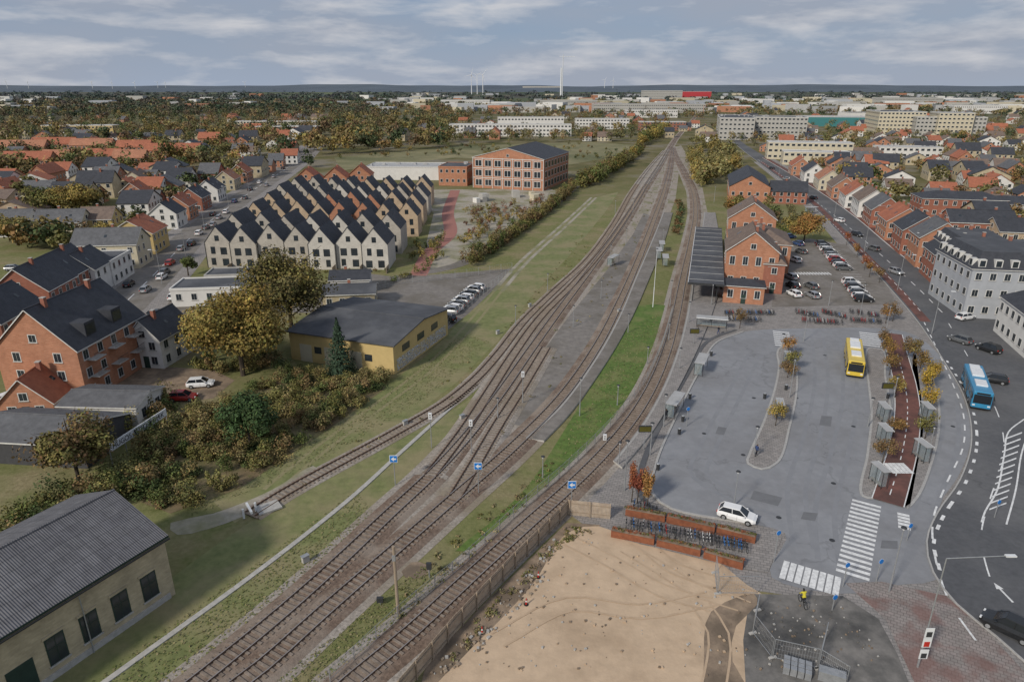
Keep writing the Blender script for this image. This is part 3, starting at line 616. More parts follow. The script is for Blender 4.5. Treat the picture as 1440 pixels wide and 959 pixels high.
    if kind!='flat':
        for i in range(chim):
            p=sw(A/2+.5,B_*(i+.5+random.uniform(-.2,.2))/max(chim,1),0); parts['chimney'].box((p[0],p[1],h+rh+.1),(.6,.6,1.8),brick_r); parts['chimney'].box((p[0],p[1],h+rh+1.03),(.72,.72,.1),concm)
    if near and skyl and kind=='gable' and rh>2:
        s=rh/(A/2)
        for i in range(int(B_/5)):
            e=B_*(i+.5)/int(B_/5)
            for sg in (0,1):
                if random.random()<.4: continue
                a0=A*.2;a1=A*.28
                if sg: a0,a1=A-a0,A-a1
                f=lambda a:(h+.03+.2+.04+(a if a<A/2 else A-a)*s)
                r.face([sw(a0,e-.35,f(a0)),sw(a0,e+.35,f(a0)),sw(a1,e+.35,f(a1)),sw(a1,e-.35,f(a1))],glass)
    if mesh_only: return parts['walls'].build(name)
    if origin is None: O=np.array(G(px,py)[:2])
    else: O=np.array(origin[:2],float)
    if anchor=='R': O=O-np.array([math.cos(rz),math.sin(rz)])*W
    if not near: 
        o=parts['walls'].obj(name,None,(O[0],O[1],z0),rz); return o
    e=empty(name,(O[0],O[1],z0),rz)
    for k,p in parts.items():
        if p.v: p.obj(k,e)
    return e
P1=np.array(G(247,835)[:2]);P2=np.array(G(70,959)[:2]); d=(P1-P2); d/=np.linalg.norm(d); angw=math.degrees(math.atan2(-d[0],d[1]))
Lw=30; O=P1-d*Lw
hW=HT(247,835,755)
bw=house('brick_warehouse',0,0,angw,13.5,Lw,hW,2.6,brick_y,roof_c,'gable','v','R',0,True,frame=frameg,origin=O,chim=0,ov=.3,skyl=False)
b=M(); W=13.5
for i in range(11):
    v=Lw-2.2-i*2.75
    if i%5==4: b.bx(W+.005,W+.05,v-1.0,v+1.0,.2,3.2,frameg); continue
    b.bx(W+.003,W+.04,v-.75,v+.75,1.3,3.9,frameg); b.bx(W+.04,W+.055,v-.65,v-.03,1.4,2.8,glass); b.bx(W+.04,W+.055,v+.03,v+.65,1.4,2.8,glass); b.bx(W+.04,W+.055,v-.65,v-.03,2.87,3.8,glass);b.bx(W+.04,W+.055,v+.03,v+.65,2.87,3.8,glass)
    b.bx(W+.003,W+.12,v-.85,v+.85,1.15,1.28,concm); b.bx(W+.003,W+.07,v-.85,v+.85,3.92,4.15,brick_y)
b.obj('windows',bw)
b=M(); b.bx(13.5+.003,13.5+.1,0.5,Lw-.5,0,.6,concm); b.bx(13.8,13.95,-.3,Lw+.3,hW-.25,hW-.12,darkm)
for v in (5,13,22): b.tube((13.66,v,0),(13.66,v,hW-.3),.05,.05,galv)
b.obj('plinth_and_gutter',bw)
yw=house('yellow_warehouse',555,527,-20,20.5,21,5.2,1.2,wall_y,roof_f,'gable','u','R',0,True,chim=0,frame=roof_f,ov=.5)
def graf():
    m,nt,b=base('graffiti'); N=nt.nodes;L=nt.links; tc=N.new('ShaderNodeTexCoord')
    n=N.new('ShaderNodeTexNoise'); n.inputs['Scale'].default_value=1.3; n.inputs['Distortion'].default_value=2.5; n.inputs['Detail'].default_value=1; L.new(tc.outputs['Object'],n.inputs['Vector'])
    r=N.new('ShaderNodeValToRGB'); r.color_ramp.interpolation='CONSTANT'; e=r.color_ramp.elements; e[0].color=(.54,.41,.19,1); e[0].position=0; e[1].position=.42; e[1].color=(.03,.03,.03,1)
    for p,c in ((.45,(.65,.65,.67,1)),(.54,(.15,.25,.4,1)),(.58,(.02,.02,.03,1)),(.61,(.54,.41,.19,1))):
        x=e.new(p); x.color=c
    L.new(n.outputs['Fac'],r.inputs[0]); L.new(r.outputs[0],b.inputs['Base Color']); return m
b=M(); gm=graf(); b.bx(20.503,20.52,1,20,.3,2.4,gm)
for v in (3,8.5,14): b.bx(20.503,20.55,v,v+2.6,3.0,4.2,glass)
for u in (2,7,12): b.bx(u,u+2.4,-.05,-.003,.0,3.2,wall_c); b.bx(u+3,u+4.4,-.05,-.003,1.8,3,glass)
b.obj('doors_and_graffiti',yw)
ap=house('brick_apartment_house',125,567,-4,12.8,17,8.6,6.0,brick_o,roof_k,'gable','v','R',3,True,chim=2,sp=3.2,spF=5.5,skyl=False)
b=M()
for f in range(3):
    for v in (3,8,13):
        z=1.0+f*2.7
        if f: b.bx(12.8,14.2,v-1.3,v+1.3,z-.1,z,concm)
        if f:
            for q in range(11): b.tube((14.15,v-1.3+q*.26,z),(14.15,v-1.3+q*.26,z+1),.015,.015,darkm,4)
            b.tube((14.15,v-1.3,z+1),(14.15,v+1.3,z+1),.03,.03,darkm,4)
for v in (3.5,10): b.bx(9.6,12.2,v,v+2.4,9.0,11.6,roof_k); b.bx(12.2,12.24,v+.2,v+2.2,9.6,11.2,glass)
b.obj('balconies',ap)
house('red_roof_house',2,592,6,7.5,9,2.6,3.6,brick_o,roof_r,'gable','v','L',1,True)
house('white_house',186,516,-8,6,9,5.2,3.2,wall_w,roof_k,'gable','v','L',2,True)
house('shed',-30,650,-6,15,9,3.2,1.5,wall_dk,roof_g,'gable','u','L',0,True,chim=0)
house('workshop',90,600,-3,11,7,3.2,.8,wall_w,roof_g,'gable','u','L',1,True,chim=0)
A=np.array(G(160,655)[:2]);B_=np.array(G(238,602)[:2]); d=B_-A; ln=np.linalg.norm(d); bn=empty('banner_sign',(*A,0),math.atan2(d[1],d[0]))
b=M(); b.bx(0,ln,-.05,.05,2.0,3.1,whitem)
for i in range(5): b.bx(ln*i/4-.06,ln*i/4+.06,.06,.16,0,3.1,galv)
b.obj('panel',bn)
tcu=bpy.data.curves.new('lettering','FONT'); tcu.body='HUGOS AUTO & DÆK'; tcu.size=.95; tcu.extrude=.01
to=bpy.data.objects.new('lettering',tcu); sc.collection.objects.link(to); to.parent=bn; to.location=(.4,-.07,2.2); to.rotation_euler=(math.pi/2,0,0); tcu.materials.append(darkm)
WL=[
('brick_row_house',12,500,'R',9,14,6,4,brick_r,roof_k,'gable','v',2),
('brick_row_house',78,452,'R',11,12,6.5,4.5,brick_r,roof_k,'gable','v',2),
('brick_row_house',112,428,'R',10,12,6.5,4.5,brick_r,roof_k,'gable','v',2),
('white_row_house',140,415,'R',9,10,6,3.5,wall_w,roof_k,'gable','v',2),
('white_row_house',162,402,'R',8,12,6,0.1,wall_w,roof_f,'flat','v',2),
('cream_house',197,378,'R',16,10,6.5,3.4,wall_c,roof_g,'gable','u',2),
('cream_house',219,358,'R',12,12,6,3.6,wall_y,roof_r,'gable','v',2),
('house',118,335,'R',14,9,5,3.4,wall_c,roof_g,'gable','u',2),
('house',160,330,'R',10,9,5,3.2,wall_y,roof_b,'gable','u',2),
('house',42,333,'R',10,10,4.5,3.4,wall_w,roof_g,'gable','u',1),
('brick_house',205,290,'R',9,9,5.5,3.6,brick_o,roof_r,'gable','v',2),
('brick_house',251,322,'R',9,10,5,3.6,wall_w,roof_k,'gable','v',2),
('brick_house',268,310,'R',9,10,5,3.6,brick_o,roof_r,'gable','v',2),
('house',286,297,'R',9,12,5,3.6,brick_r,roof_k,'gable','v',2),
('house',308,284,'R',9,12,5,3.6,wall_w,roof_k,'gable','v',2),
('house',331,268,'R',9,12,5,3.6,brick_y,roof_o,'gable','v',2),
('house',349,257,'R',9,12,5,3.6,brick_o,roof_r,'gable','v',2),
('flat_roof_office',243,432,'L',16,9,4,0,wall_w,roof_f,'flat','v',1),
('garage',290,405,'L',13,7,3,0,wall_cg,roof_f,'flat','v',1),
('garage',465,414,'L',9,7,3.2,1.4,wall_w,roof_k,'gable','u',1),
('garage',455,436,'L',11,8,3.2,1.2,brick_y,roof_f,'gable','u',1),
]
for n,px,py,an,W,D,h,rh,wl,rf,kd,ax,fl in WL: house(n,px,py,7,W,D,h,rh,wl,rf,kd,ax,an,fl,True)
def terrace(px0,px1,py,n,walls,depth=10.5,h=6.6,rh=4.3):
    A=G(px0,py);Bq=G(px1,py); W=(Bq[0]-A[0])/n; e=empty('terraced_houses',A); ww=M(); rr=M(); wi=M()
    for i in range(n):
        x=i*W; wl=walls[min(len(walls)-1,int(i*len(walls)/n))]; v0=random.choice((0,1.1,-1.1)); hh=h+random.choice((0,0,.5)); t=.18
        ww.face([(x,v0,0),(x+W,v0,0),(x+W,v0,hh),(x+W/2,v0,hh+rh),(x,v0,hh)],wl); ww.face([(x,depth,0),(x+W,depth,0),(x+W,depth,hh),(x+W/2,depth,hh+rh),(x,depth,hh)],wl)
        ww.face([(x,v0,0),(x,depth,0),(x,depth,hh),(x,v0,hh)],wl); ww.face([(x+W-.004,v0,0),(x+W-.004,depth,0),(x+W-.004,depth,hh),(x+W-.004,v0,hh)],wl)
        for a,za,c,zc in ((x,hh,x+W/2,hh+rh),(x+W/2,hh+rh,x+W,hh)):
            q=[(a,v0-.1,za),(c,v0-.1,zc),(c,depth+.1,zc),(a,depth+.1,za)]
            rr.face([(p[0],p[1],p[2]+t) for p in q],roof_k); rr.face([(p[0],p[1],p[2]+.02) for p in q],roof_k)
            rr.face([q[0],q[1],(q[1][0],q[1][1],q[1][2]+t),(q[0][0],q[0][1],q[0][2]+t)],roof_k)
        for f,z in enumerate((1.3,4.3)):
            for k in ((.27,.73) if f==0 else (.3,.7)):
                w2=1.5 if random.random()<.6 else 1.0; z_=z+(0.2 if w2<1.2 else 0)
                wi.box((x+W*k,v0-.02,z_+.2),(w2+.16,.05,1.9),darkm); wi.box((x+W*k,v0-.05,z_+.2),(w2,.03,1.75),glass)
        wi.box((x+W*.5,v0-.03,hh+1.3),(1.1,.06,1.4),glass)
        wi.tube((x+.1,v0-.08,0),(x+.1,v0-.08,hh),.06,.06,darkm,5)
        if random.random()<.5: rr.box((x+W*.3,depth*.5,hh+rh*.6+.6),(.7,.7,1.4),roof_k)
        # garden hedge/screen walls in front
        if py>370 and random.random()<.7: ww.box((x+W,v0-2.2,.8),(.12,3.6,1.6),woodp)
    ww.obj('walls',e); rr.obj('roof',e); wi.obj('windows',e)
terrace(290,548,378,7,[brick_g,brick_g,brick_w,brick_w]); terrace(318,566,356,7,[brick_g,brick_w,brick_g]); terrace(345,588,334,8,[brick_b,brick_b,brick_o,brick_b]); terrace(366,596,317,8,[brick_b,brick_o,brick_b]); terrace(385,603,303,8,[brick_g,brick_w,brick_g]); terrace(405,607,290,8,[brick_g,brick_b])
for px,py in ((415,268),(455,266),(490,262)): house('brick_house',px,py,4,11,12,5,4.5,brick_o,roof_r,'gable','v','L',2,False)
fb=house('brick_factory',764,269,-20,35,42,14,4.5,brick_o,roof_k,'gable','v','R',0,True,chim=0,skyl=False)
b=M()
for f in range(3):
    for i in range(7):
        b.bx(1.2+i*4.85,4.6+i*4.85,-.06,-.003,1.2+f*4.4,4.2+f*4.4,framew); b.bx(1.4+i*4.85,2.8+i*4.85,-.09,-.062,1.4+f*4.4,4.0+f*4.4,glass); b.bx(3.0+i*4.85,4.4+i*4.85,-.09,-.062,1.4+f*4.4,4.0+f*4.4,glass)
    b.bx(0,35,-.15,-.1,4.7+f*4.4,5.0+f*4.4,framew)
    for i in range(8): b.bx(35.003,35.06,2+i*5,5.4+i*5,1.2+f*4.4,4.2+f*4.4,framew); b.bx(35.062,35.09,2.2+i*5,5.2+i*5,1.4+f*4.4,4.0+f*4.4,glass)
for i in range(8): b.bx(i*4.98-.05+.0,i*4.98+.2,-.22,-.16,0,14,framew)
b.obj('windows',fb)
house('factory_annex',657,262,-8,14,20,9,0,brick_o,roof_f,'flat','v','R',2,False)
house('white_hall',655,254,-3,52,22,6.5,0.1,wall_w,roof_l,'flat','v','R',0,False)
b=M()
for i in range(7):
    p=G(660+random.random()*95,272+random.random()*14); s=random.uniform(.8,1.4); b.box((p[0],p[1],1.1*s),(2.2*s,3*s,2.2*s),random.choice((wall_w,wall_cg,wall_c)),random.random()) 
b.obj('site_huts')
FAR=[('white_office',632,192,-2,118,16,11,wall_w,3),('white_office',700,186,0,70,14,15,wall_w,3),('office_block',1010,197,-14,30,80,19,wall_cg,5),('office_block',1060,195,-14,45,40,19,wall_cg,5),
('office_block',1232,190,-14,42,60,22,wall_c,6),('office_block',1285,192,-14,60,30,18,wall_cg,5),('office_block',1315,193,-14,30,30,22,wall_c,6),
('teal_hall',1130,178,-10,110,40,11,wall_teal,0),('red_hall',945,140,0,150,40,28,wall_rd,0),('white_hall',1195,172,0,90,40,12,wall_w,0),
('cream_office',1078,224,-14,52,14,11,wall_c,3),('cream_office',1100,232,-14,38,12,8,wall_c,2),('white_office',1235,222,-8,40,14,7,wall_w,2),('white_office',810,182,0,60,20,11,wall_w,3),('glass_office',835,160,0,200,40,16,wall_cg,3),
('brick_block',360,192,2,60,14,9,brick_o,3),('yellow_block',330,183,2,90,14,9,wall_c,3),('yellow_block',60,190,2,70,14,9,wall_y,2),('grey_hall',735,128.5,0,420,60,50,wall_cg,0),('grey_hall',905,141,0,140,60,32,wall_cg,4),
('grey_hall',760,152,0,130,50,16,wall_cg,2),('white_hall',880,166,0,80,30,12,wall_w,2),('grey_hall',1240,148,0,160,60,18,wall_cg,2),('white_hall',1340,160,-6,90,40,14,wall_w,2),('brick_block',900,184,0,50,16,9,brick_r,3),('grey_hall',620,150,0,120,50,15,wall_w,2)]
for n,px,py,a,W,D,h,wl,fl in FAR: house(n,px,py,a,W,D,h,.1,wl,roof_l if h<12 else roof_f,'flat','v','L',fl,False,sp=3.4,gw=2.0)
for i in range(9):
    house('brick_terrace',[5,60,110,160,205,0,45,100,165][i],[243,240,238,240,228,222,217,219,222][i],4,[26,22,24,18,34,30,30,28,22][i],10,7,4,brick_o,roof_o if i%2 else roof_r,'gable','u','L',2,False)
SA=-15.6
house('railway_station',1016,408,SA,11.5,13,9.5,4.5,brick_o,roof_b,'gable','v','L',2,True,chim=2,gh=1.9)
house('railway_station_hall',1022,380,SA,15,17,7.5,3.5,brick_o,roof_b,'hip','v','L',2,True,chim=2,gh=1.9)
house('railway_station_wing',1020,352,SA,13,14,9.5,4.5,brick_o,roof_b,'gable','v','L',2,True,chim=2,gh=1.9)
house('railway_station_porch',1016,425,SA,8.5,6,4.0,1.0,brick_o,roof_k,'hip','v','L',1,True,chim=0,gh=1.7)
house('railway_station_annex',1070,412,SA,4.5,26,7,2,brick_r,roof_b,'hip','v','L',2,True,chim=1)
O=G(968,398,4.6); cn=empty('platform_canopy',(O[0],O[1],0),math.radians(SA)); b=M()
b.bx(0,7.6,0,66,4.5,4.75,roof_f); b.bx(-.1,7.7,-.12,0,4.3,4.8,darkm); b.bx(-.12,-.002,0,66,4.3,4.8,whitem)
for v in range(0,66,6): b.tube((1.2,v+1,0.3),(1.2,v+1,4.5),.1,.1,darkm); b.tube((6.2,v+1,0.3),(6.2,v+1,4.5),.1,.1,darkm); b.bx(.1,7.5,v+2.9,v+3.02,4.753,4.82,roof_l)
b.obj('roof_and_columns',cn)
house('goods_shed',1024,284,SA,16,40,6.5,4.5,brick_o,roof_k,'gable','v','L',1,False,chim=0)
house('brick_house',1082,286,SA,14,10,5,3.5,brick_r,roof_k,'gable','u','L',2,False)
EL=[
('grey_hotel',1352,447,-10,24,18,10.5,3.2,wall_g,roof_k,'mansard','v',3),
('grey_hotel_wing',1330,405,-16,12,16,9,3.0,wall_g,roof_k,'mansard','v',3),
('white_building',1452,515,-16,14,19,7,2.5,wall_w,roof_k,'gable','v',2),
('brick_row_house',1308,398,-16,11,11,7,4,brick_r,roof_k,'gable','v',2),
('brick_row_house',1286,376,-16,11,11,8,4,brick_o,roof_g,'gable','v',2),
('brick_row_house',1264,358,-16,11,12,7,4,brick_r,roof_k,'gable','v',2),
('brick_row_house',1243,338,-16,11,14,6,4,brick_o,roof_r,'gable','v',2),
('brick_row_house',1222,320,-16,10,14,6,4,brick_r,roof_g,'gable','v',2),
('brick_row_house',1205,306,-16,10,15,6,4,wall_w,roof_b,'gable','v',2),
('house',1187,293,-16,10,16,5,4,wall_w,roof_r,'gable','v',2),
('house',1168,280,-16,10,16,5,4,brick_o,roof_b,'gable','v',2),
('house',1150,268,-16,10,18,5,4,wall_c,roof_o,'gable','v',2),
('house',1130,257,-16,10,18,5,4,wall_w,roof_k,'gable','v',2),
('house',1112,247,-16,10,18,5,4,brick_o,roof_r,'gable','v',2),
('apartment_block',1290,318,-12,26,12,9.5,2,brick_r,roof_k,'hip','u',3),
('apartment_block',1378,322,-12,26,12,8.5,2,wall_cg,roof_k,'hip','u',3),
('brick_block',1330,345,-12,18,10,7,3,brick_r,roof_k,'gable','u',2),
('brick_block',1400,355,-12,22,12,6,3,brick_b,roof_k,'gable','u',2),
]
for n,px,py,a,W,D,h,rh,wl,rf,kd,ax,fl in EL: house(n,px,py,a,W,D,h,rh,wl,rf,kd,ax,'L',fl,True,chim=2)
VAR=[]
for i in range(16):
    wl=random.choice([brick_o,brick_r,wall_w,wall_w,wall_c,brick_y,brick_b,wall_w]); rf=[roof_r,roof_g,roof_k,roof_b,roof_b,roof_k,roof_r,roof_g][i%8]
    VAR.append(house('house_mesh',0,0,0,random.uniform(8,11),random.uniform(10,16),random.uniform(3.2,6),random.uniform(3,4.2),wl,rf,'gable',random.choice('uv'),'L',random.choice((1,2)),False,mesh_only=True))
placed=[(o.location.x,o.location.y) for o in sc.collection.objects if o.parent is None and ('house' in o.name or 'block' in o.name or 'terrace' in o.name)]
def scatter(poly,n,ang,mind=15):
    k=0;tries=0
    while k<n and tries<n*25:
        tries+=1; x,y=sample_px(poly,1)[0]
        if any((x-a)**2+(y-c)**2<mind*mind for a,c in placed): continue
        placed.append((x,y)); inst('house',random.choice(VAR),(x,y,0),math.radians(ang+random.choice((0,90,0,-90))+random.uniform(-6,6)),random.uniform(.85,1.15)); k+=1
scatter([(-20,330),(-20,262),(60,250),(300,250),(375,245),(330,268),(220,320),(140,330),(100,300)],32,7)
scatter([(300,248),(400,228),(415,228),(350,262)],4,7)
scatter([(1210,262),(1120,228),(1200,215),(1440,225),(1460,320),(1290,300)],46,-14)
scatter([(1340,300),(1460,300),(1460,420),(1420,400)],8,-14)
scatter([(-20,200),(1440,200),(1440,160),(-20,160)],150,-8,22)
scatter([(1060,212),(1440,222),(1440,180),(1100,180)],50,-14,20)
scatter([(0,235),(400,220),(400,195),(0,195)],34,5,20)
b=M()
boxm=[wall_w,wall_cg,roof_l,wall_c,wall_g,brick_o,wall_w]
for i in range(230):
    px=random.choice((random.uniform(0,1440),random.uniform(560,1440),random.uniform(560,1440))); py=random.uniform(134,160); x,y,_=G(px,py)
    b.box((x,y,5),(random.uniform(15,80),random.uniform(12,40),random.uniform(9,19)),random.choice(boxm),random.uniform(-.5,.2))
b.obj('distant_buildings')
# ---------------------------------------------------------------- foliage
def quadmesh(name,pos,nrm,size,col,parent=None,asp=0.75):
    n=len(pos); nrm=nrm/(np.linalg.norm(nrm,axis=1,keepdims=True)+1e-9)
    rv=rng.normal(size=(n,3)); t=np.cross(nrm,rv); t/=np.linalg.norm(t,axis=1,keepdims=True)+1e-9; bt=np.cross(nrm,t)
    s=size[:,None]/2; v=np.stack([pos-t*s-bt*s*asp*.4,pos+bt*-s*asp+t*s*.2,pos+t*s+bt*s*asp*.3,pos+bt*s*asp-t*s*.2],1).reshape(-1,3)
    me=bpy.data.meshes.new(name); me.vertices.add(4*n); me.loops.add(4*n); me.polygons.add(n)
    me.vertices.foreach_set('co',v.astype(np.float32).ravel()); me.loops.foreach_set('vertex_index',np.arange(4*n,dtype=np.int32)); me.polygons.foreach_set('loop_start',np.arange(0,4*n,4,dtype=np.int32))
    me.update(calc_edges=True); ca=me.color_attributes.new('Col','FLOAT_COLOR','POINT')
    c=np.concatenate([np.repeat(col,4,0),np.ones((4*n,1))],1); ca.data.foreach_set('color',c.astype(np.float32).ravel()); me.materials.append(FOL)
    o=bpy.data.objects.new(name,me); sc.collection.objects.link(o); 
    if parent: o.parent=parent
    return o
BOOST=1.4
def crown(c,r,n,size,col,K=10,cl=.38,low=-.6):
    c=np.array(c,float); r=np.array(r,float); d=rng.normal(size=(K,3)); d/=np.linalg.norm(d,axis=1,keepdims=True); d[:,2]=np.maximum(d[:,2],low)
    cc=c+d*r*(rng.random((K,1))**.4)*.72; ck=rng.integers(0,K,n); cb=rng.uniform(.65,1.3,K); sc_=rng.uniform(.7,1.2,(K,1))
    q=rng.normal(size=(n,3)); q/=np.linalg.norm(q,axis=1,keepdims=True)
    rad=rng.random((n,1))**.35
    pos=cc[ck]+q*rad*r*cl*sc_[ck]; nrm=q+rng.normal(size=(n,3))*.5+np.array([0,0,.35])
    colr=np.array(col)[None]*BOOST*cb[ck][:,None]*rng.uniform(.7,1.3,(n,1))*(1+rng.normal(size=(n,3))*.06)
    pos[:,2]=np.maximum(pos[:,2],.1)
    return pos,nrm,size*rng.uniform(.6,1.3,n),np.clip(colr,0.005,.6)
def cat(name,lst,parent=None):
    return quadmesh(name,*[np.concatenate([l[i] for l in lst]) for i in range(4)],parent=parent)
def tree(name,px,py,h,r,col,n=5000,leaf=.4,K=16,trunk=.3,col2=None,zr=None,cl=.38,thin=False,origin=None):
    x,y=(G(px,py)[:2] if origin is None else origin); e=empty(name,(x,y,0)); b=M(); zr=zr or (h-h*.2)/2; zc=h-zr
    b.tube((0,0,0),(0.1,0,zc),trunk,trunk*.55,bark,8); b.tube((.1,0,zc),(0,.1,h*.93),trunk*.55,trunk*.1,bark,6)
    for i in range(9):
        a=i*2.4; z=h*.25+(h*.5)*i/9; R=r*random.uniform(.55,.85); b.tube((.05,0,z),(R*math.cos(a),R*math.sin(a),z+R*.7),trunk*.35,trunk*.06,bark,5)
    b.obj('trunk',e); l=[crown((0,0,zc),(r,r,zr),n,leaf,col,K,cl)]
    if col2 is not None: l.append(crown((0,0,zc),(r*1.02,r*1.02,zr*1.02),n//3,leaf,col2,K,cl))
    cat('crown',l,e); return e
def conifer(px,py,h,r,col,n=5500):
    x,y=G(px,py)[:2]; e=empty('conifer_tree',(x,y,0)); b=M(); b.tube((0,0,0),(0,0,h*.95),.22,.03,bark,7); b.obj('trunk',e)
    z=(rng.random(n)**1.5); lay=np.floor(z*11)/11; f=(1-z)*(.75+.35*((z-lay)*11<.45)); a=rng.random(n)*6.283; lob=1+.18*np.sin(a*5+lay*17)
    rr=r*f*lob*(rng.random(n)**.3); pos=np.stack([rr*np.cos(a),rr*np.sin(a),.6+z*(h-.6)-rr*.18],1)
    nr=np.stack([np.cos(a),np.sin(a),np.full(n,.9)],1)+rng.normal(size=(n,3))*.4
    cl=np.array(col)[None]*rng.uniform(.6,1.4,(n,1)); quadmesh('crown',pos,nr,rng.uniform(.2,.42,n),cl,e)
OL=(0.115,0.105,0.036); YE=(0.2,0.15,0.045); DG=(0.045,0.06,0.023); BR=(0.125,0.083,0.04); GR=(0.075,0.09,0.03); RD=(0.19,0.07,0.035); ORG=(0.21,0.115,0.04)
tree('tree',412,478,18.5,8.6,(.085,.075,.032),17000,.45,30,.45,(.12,.1,.035),cl=.36)
tree('tree',342,528,16.5,9.2,(.155,.122,.038),18000,.45,30,.45,(.19,.135,.04),cl=.36)
tree('tree',296,505,10,4.5,(.115,.105,.035),5000,.4,14,.3,OL)
conifer(480,527,10,3.0,(.04,.065,.04))
tree('tree',112,680,9.5,5.2,(.12,.105,.038),7500,.36,20,.25,BR)
tree('tree',352,628,8,4.2,(.042,.068,.027),8000,.32,18,.2)
tree('tree',1130,342,10,6.5,ORG,6000,.5,18,.25,YE)
tree('tree',1037,312,10,5.5,OL,4000,.5,16,.25,ORG)
tree('tree',112,310,14,10,YE,6000,.7,20,.35,OL)
tree('tree',60,305,11,8,OL,4000,.7,16,.35,GR)
tree('tree',25,345,9,6,YE,3000,.5,16,.35,OL)
tree('tree',265,388,6,3,GR,2000,.35,10,.2)
tree('tree',150,345,8,4.5,OL,2500,.45,10,.2,YE)
th=[];poly=[(195,705),(240,722),(335,688),(450,612),(540,548),(545,530),(470,528),(420,525),(340,555),(260,580),(200,640),(180,680)]
TC=[GR,OL,OL,(.1,.1,.04),(.13,.115,.045),(.15,.12,.05),(.15,.105,.05),DG,(.15,.14,.05),(.19,.155,.07)]
for x,y in sample_px(poly,260,True):
    r=random.uniform(.9,2.2); z=random.uniform(.6,1.8)
    th.append(crown((x,y,z*.8),(r,r,z),450,.24,random.choice(TC),7,.5))
cat('bramble_thicket',th)
sheet('thicket_ground',poly,0.03,scrub)
th=[]
for x,y in sample_px([(0,760),(90,690),(200,640),(170,600),(240,560),(225,690),(120,730),(0,810)],65,True):
    r=random.uniform(1,2.6); z=random.uniform(1,2.4); th.append(crown((x,y,z*.8),(r,r,z),420,.28,random.choice(TC),7,.5))
for x,y in sample_px([(270,520),(330,530),(410,522),(400,500),(290,505)],22,True):
    r=random.uniform(1,2.2); z=random.uniform(1,2); th.append(crown((x,y,z*.8),(r,r,z),380,.3,random.choice(TC),7,.5))
cat('shrubs',th)
def hedge(name,pxs,step,h,w,cols,n=160,leaf=.4):
    l=[]
    for p in line(pxs,step):
        hh=h*random.uniform(.6,1.3); ww=w*random.uniform(.75,1.25); l.append(crown((p[0]+random.uniform(-.5,.5)*w,p[1]+random.uniform(-1,1),hh*.5),(ww,ww,hh*.55),n,leaf,random.choice(cols),6,.5))
    cat(name,l)
hedge('hedge_row',[(658,374),(700,347),(745,314),(790,282),(806,264)],1.9,4.8,2.3,[OL,BR,(.15,.12,.055),GR,(.16,.13,.05)],320,.45)
hedge('hedge_row',[(672,368),(712,340),(755,310),(800,274)],2.0,3.2,1.8,[OL,BR,(.17,.14,.07),GR],240,.42)
hedge('tree_row',[(815,264),(850,246),(880,228),(900,215)],3,7,4,[OL,GR,YE,BR],260,.8)
hedge('tree_row',[(825,262),(860,243),(885,226)],4,8,5,[OL,GR,(.1,.09,.04)],260,.8)
hedge('tree_row',[(985,262),(982,240),(972,222)],3,7,4,[OL,YE,(.17,.15,.06)],280,.7)
hedge('tree_row',[(1000,248),(1020,235),(1035,240)],4,9,5,[YE,(.17,.15,.06),OL],300,.8)
hedge('tree_row',[(900,205),(920,196),(935,186)],8,12,7,[OL,GR,YE],220,1.4)
hedge('hedge_row',[(950,330),(957,300),(955,285)],2,2.2,1.4,[(.06,.08,.035),BR],170,.4)
hedge('garden_hedge',[(1060,300),(1090,318),(1110,330)],2.5,2.5,1.5,[GR,OL],120,.4)
hedge('garden_hedge',[(555,395),(580,388),(600,380)],2.5,2.5,1.8,[GR,OL,BR],160,.35)
hedge('garden_hedge',[(300,384),(360,384),(440,384),(545,384)],3.0,1.3,.8,[GR,OL,BR],80,.3)
l=[]
for x,y in sample_px([(655,300),(740,285),(775,280),(700,330),(645,355),(640,330)],90,True):
    r=random.uniform(.9,2.1); l.append(crown((x,y,r*.9),(r,r,r),100,.42,random.choice([BR,OL,(.17,.09,.06),YE]),5,.5))
for x,y in sample_px([(560,350),(625,335),(625,370),(575,385)],22,True): r=random.uniform(.9,2.4); l.append(crown((x,y,r*.9),(r,r,r),110,.4,random.choice([GR,OL,YE]),5,.5))
cat('park_shrubs',l)
l=[]
for A,C in PL:
    for i in range(16): q=A+(C-A)*(i+.5)/16; r=random.uniform(.15,.38); l.append(crown((q[0],q[1],.95),(r,r,r*.8),40,.12,random.choice([OL,BR,RD,GR]),3,.6))
cat('planter_plants',l)
def haze(c,d): f=1-math.exp(-d/6500); return tuple(a*(1-f)+b_*f for a,b_ in zip(c,(.065,.085,.11)))  # aerial haze painted into the leaf colour, bluer with distance
COLS=[OL,OL,GR,YE,(.14,.108,.042),BR,(.1,.09,.04),(.17,.14,.052),DG,(.17,.11,.042)]
def mass(name,poly,n,hr,per,avoid=None,cols=COLS):
    l=[]
    for x,y in sample_px(poly,n):
        if avoid and avoid(x,y): continue
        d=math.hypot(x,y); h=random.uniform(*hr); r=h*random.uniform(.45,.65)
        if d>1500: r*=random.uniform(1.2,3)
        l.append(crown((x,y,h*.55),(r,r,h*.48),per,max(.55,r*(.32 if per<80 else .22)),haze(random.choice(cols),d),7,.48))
    cat(name,l)
def av(x,y): return any((x-a-4)**2+(y-c-4)**2<60 for a,c in placed if abs(x-a)<14)
Lsn=[(p[0],p[1]) for p in Ls]
def av2(x,y): return av(x,y) or any((x-a)**2+(y-c)**2<110 for a,c in Lsn)
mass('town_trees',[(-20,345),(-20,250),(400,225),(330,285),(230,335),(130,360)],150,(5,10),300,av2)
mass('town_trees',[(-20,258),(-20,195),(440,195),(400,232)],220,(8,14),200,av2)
mass('town_trees',[(1120,236),(1200,212),(1460,215),(1460,340),(1290,310)],150,(5,10),240,av)
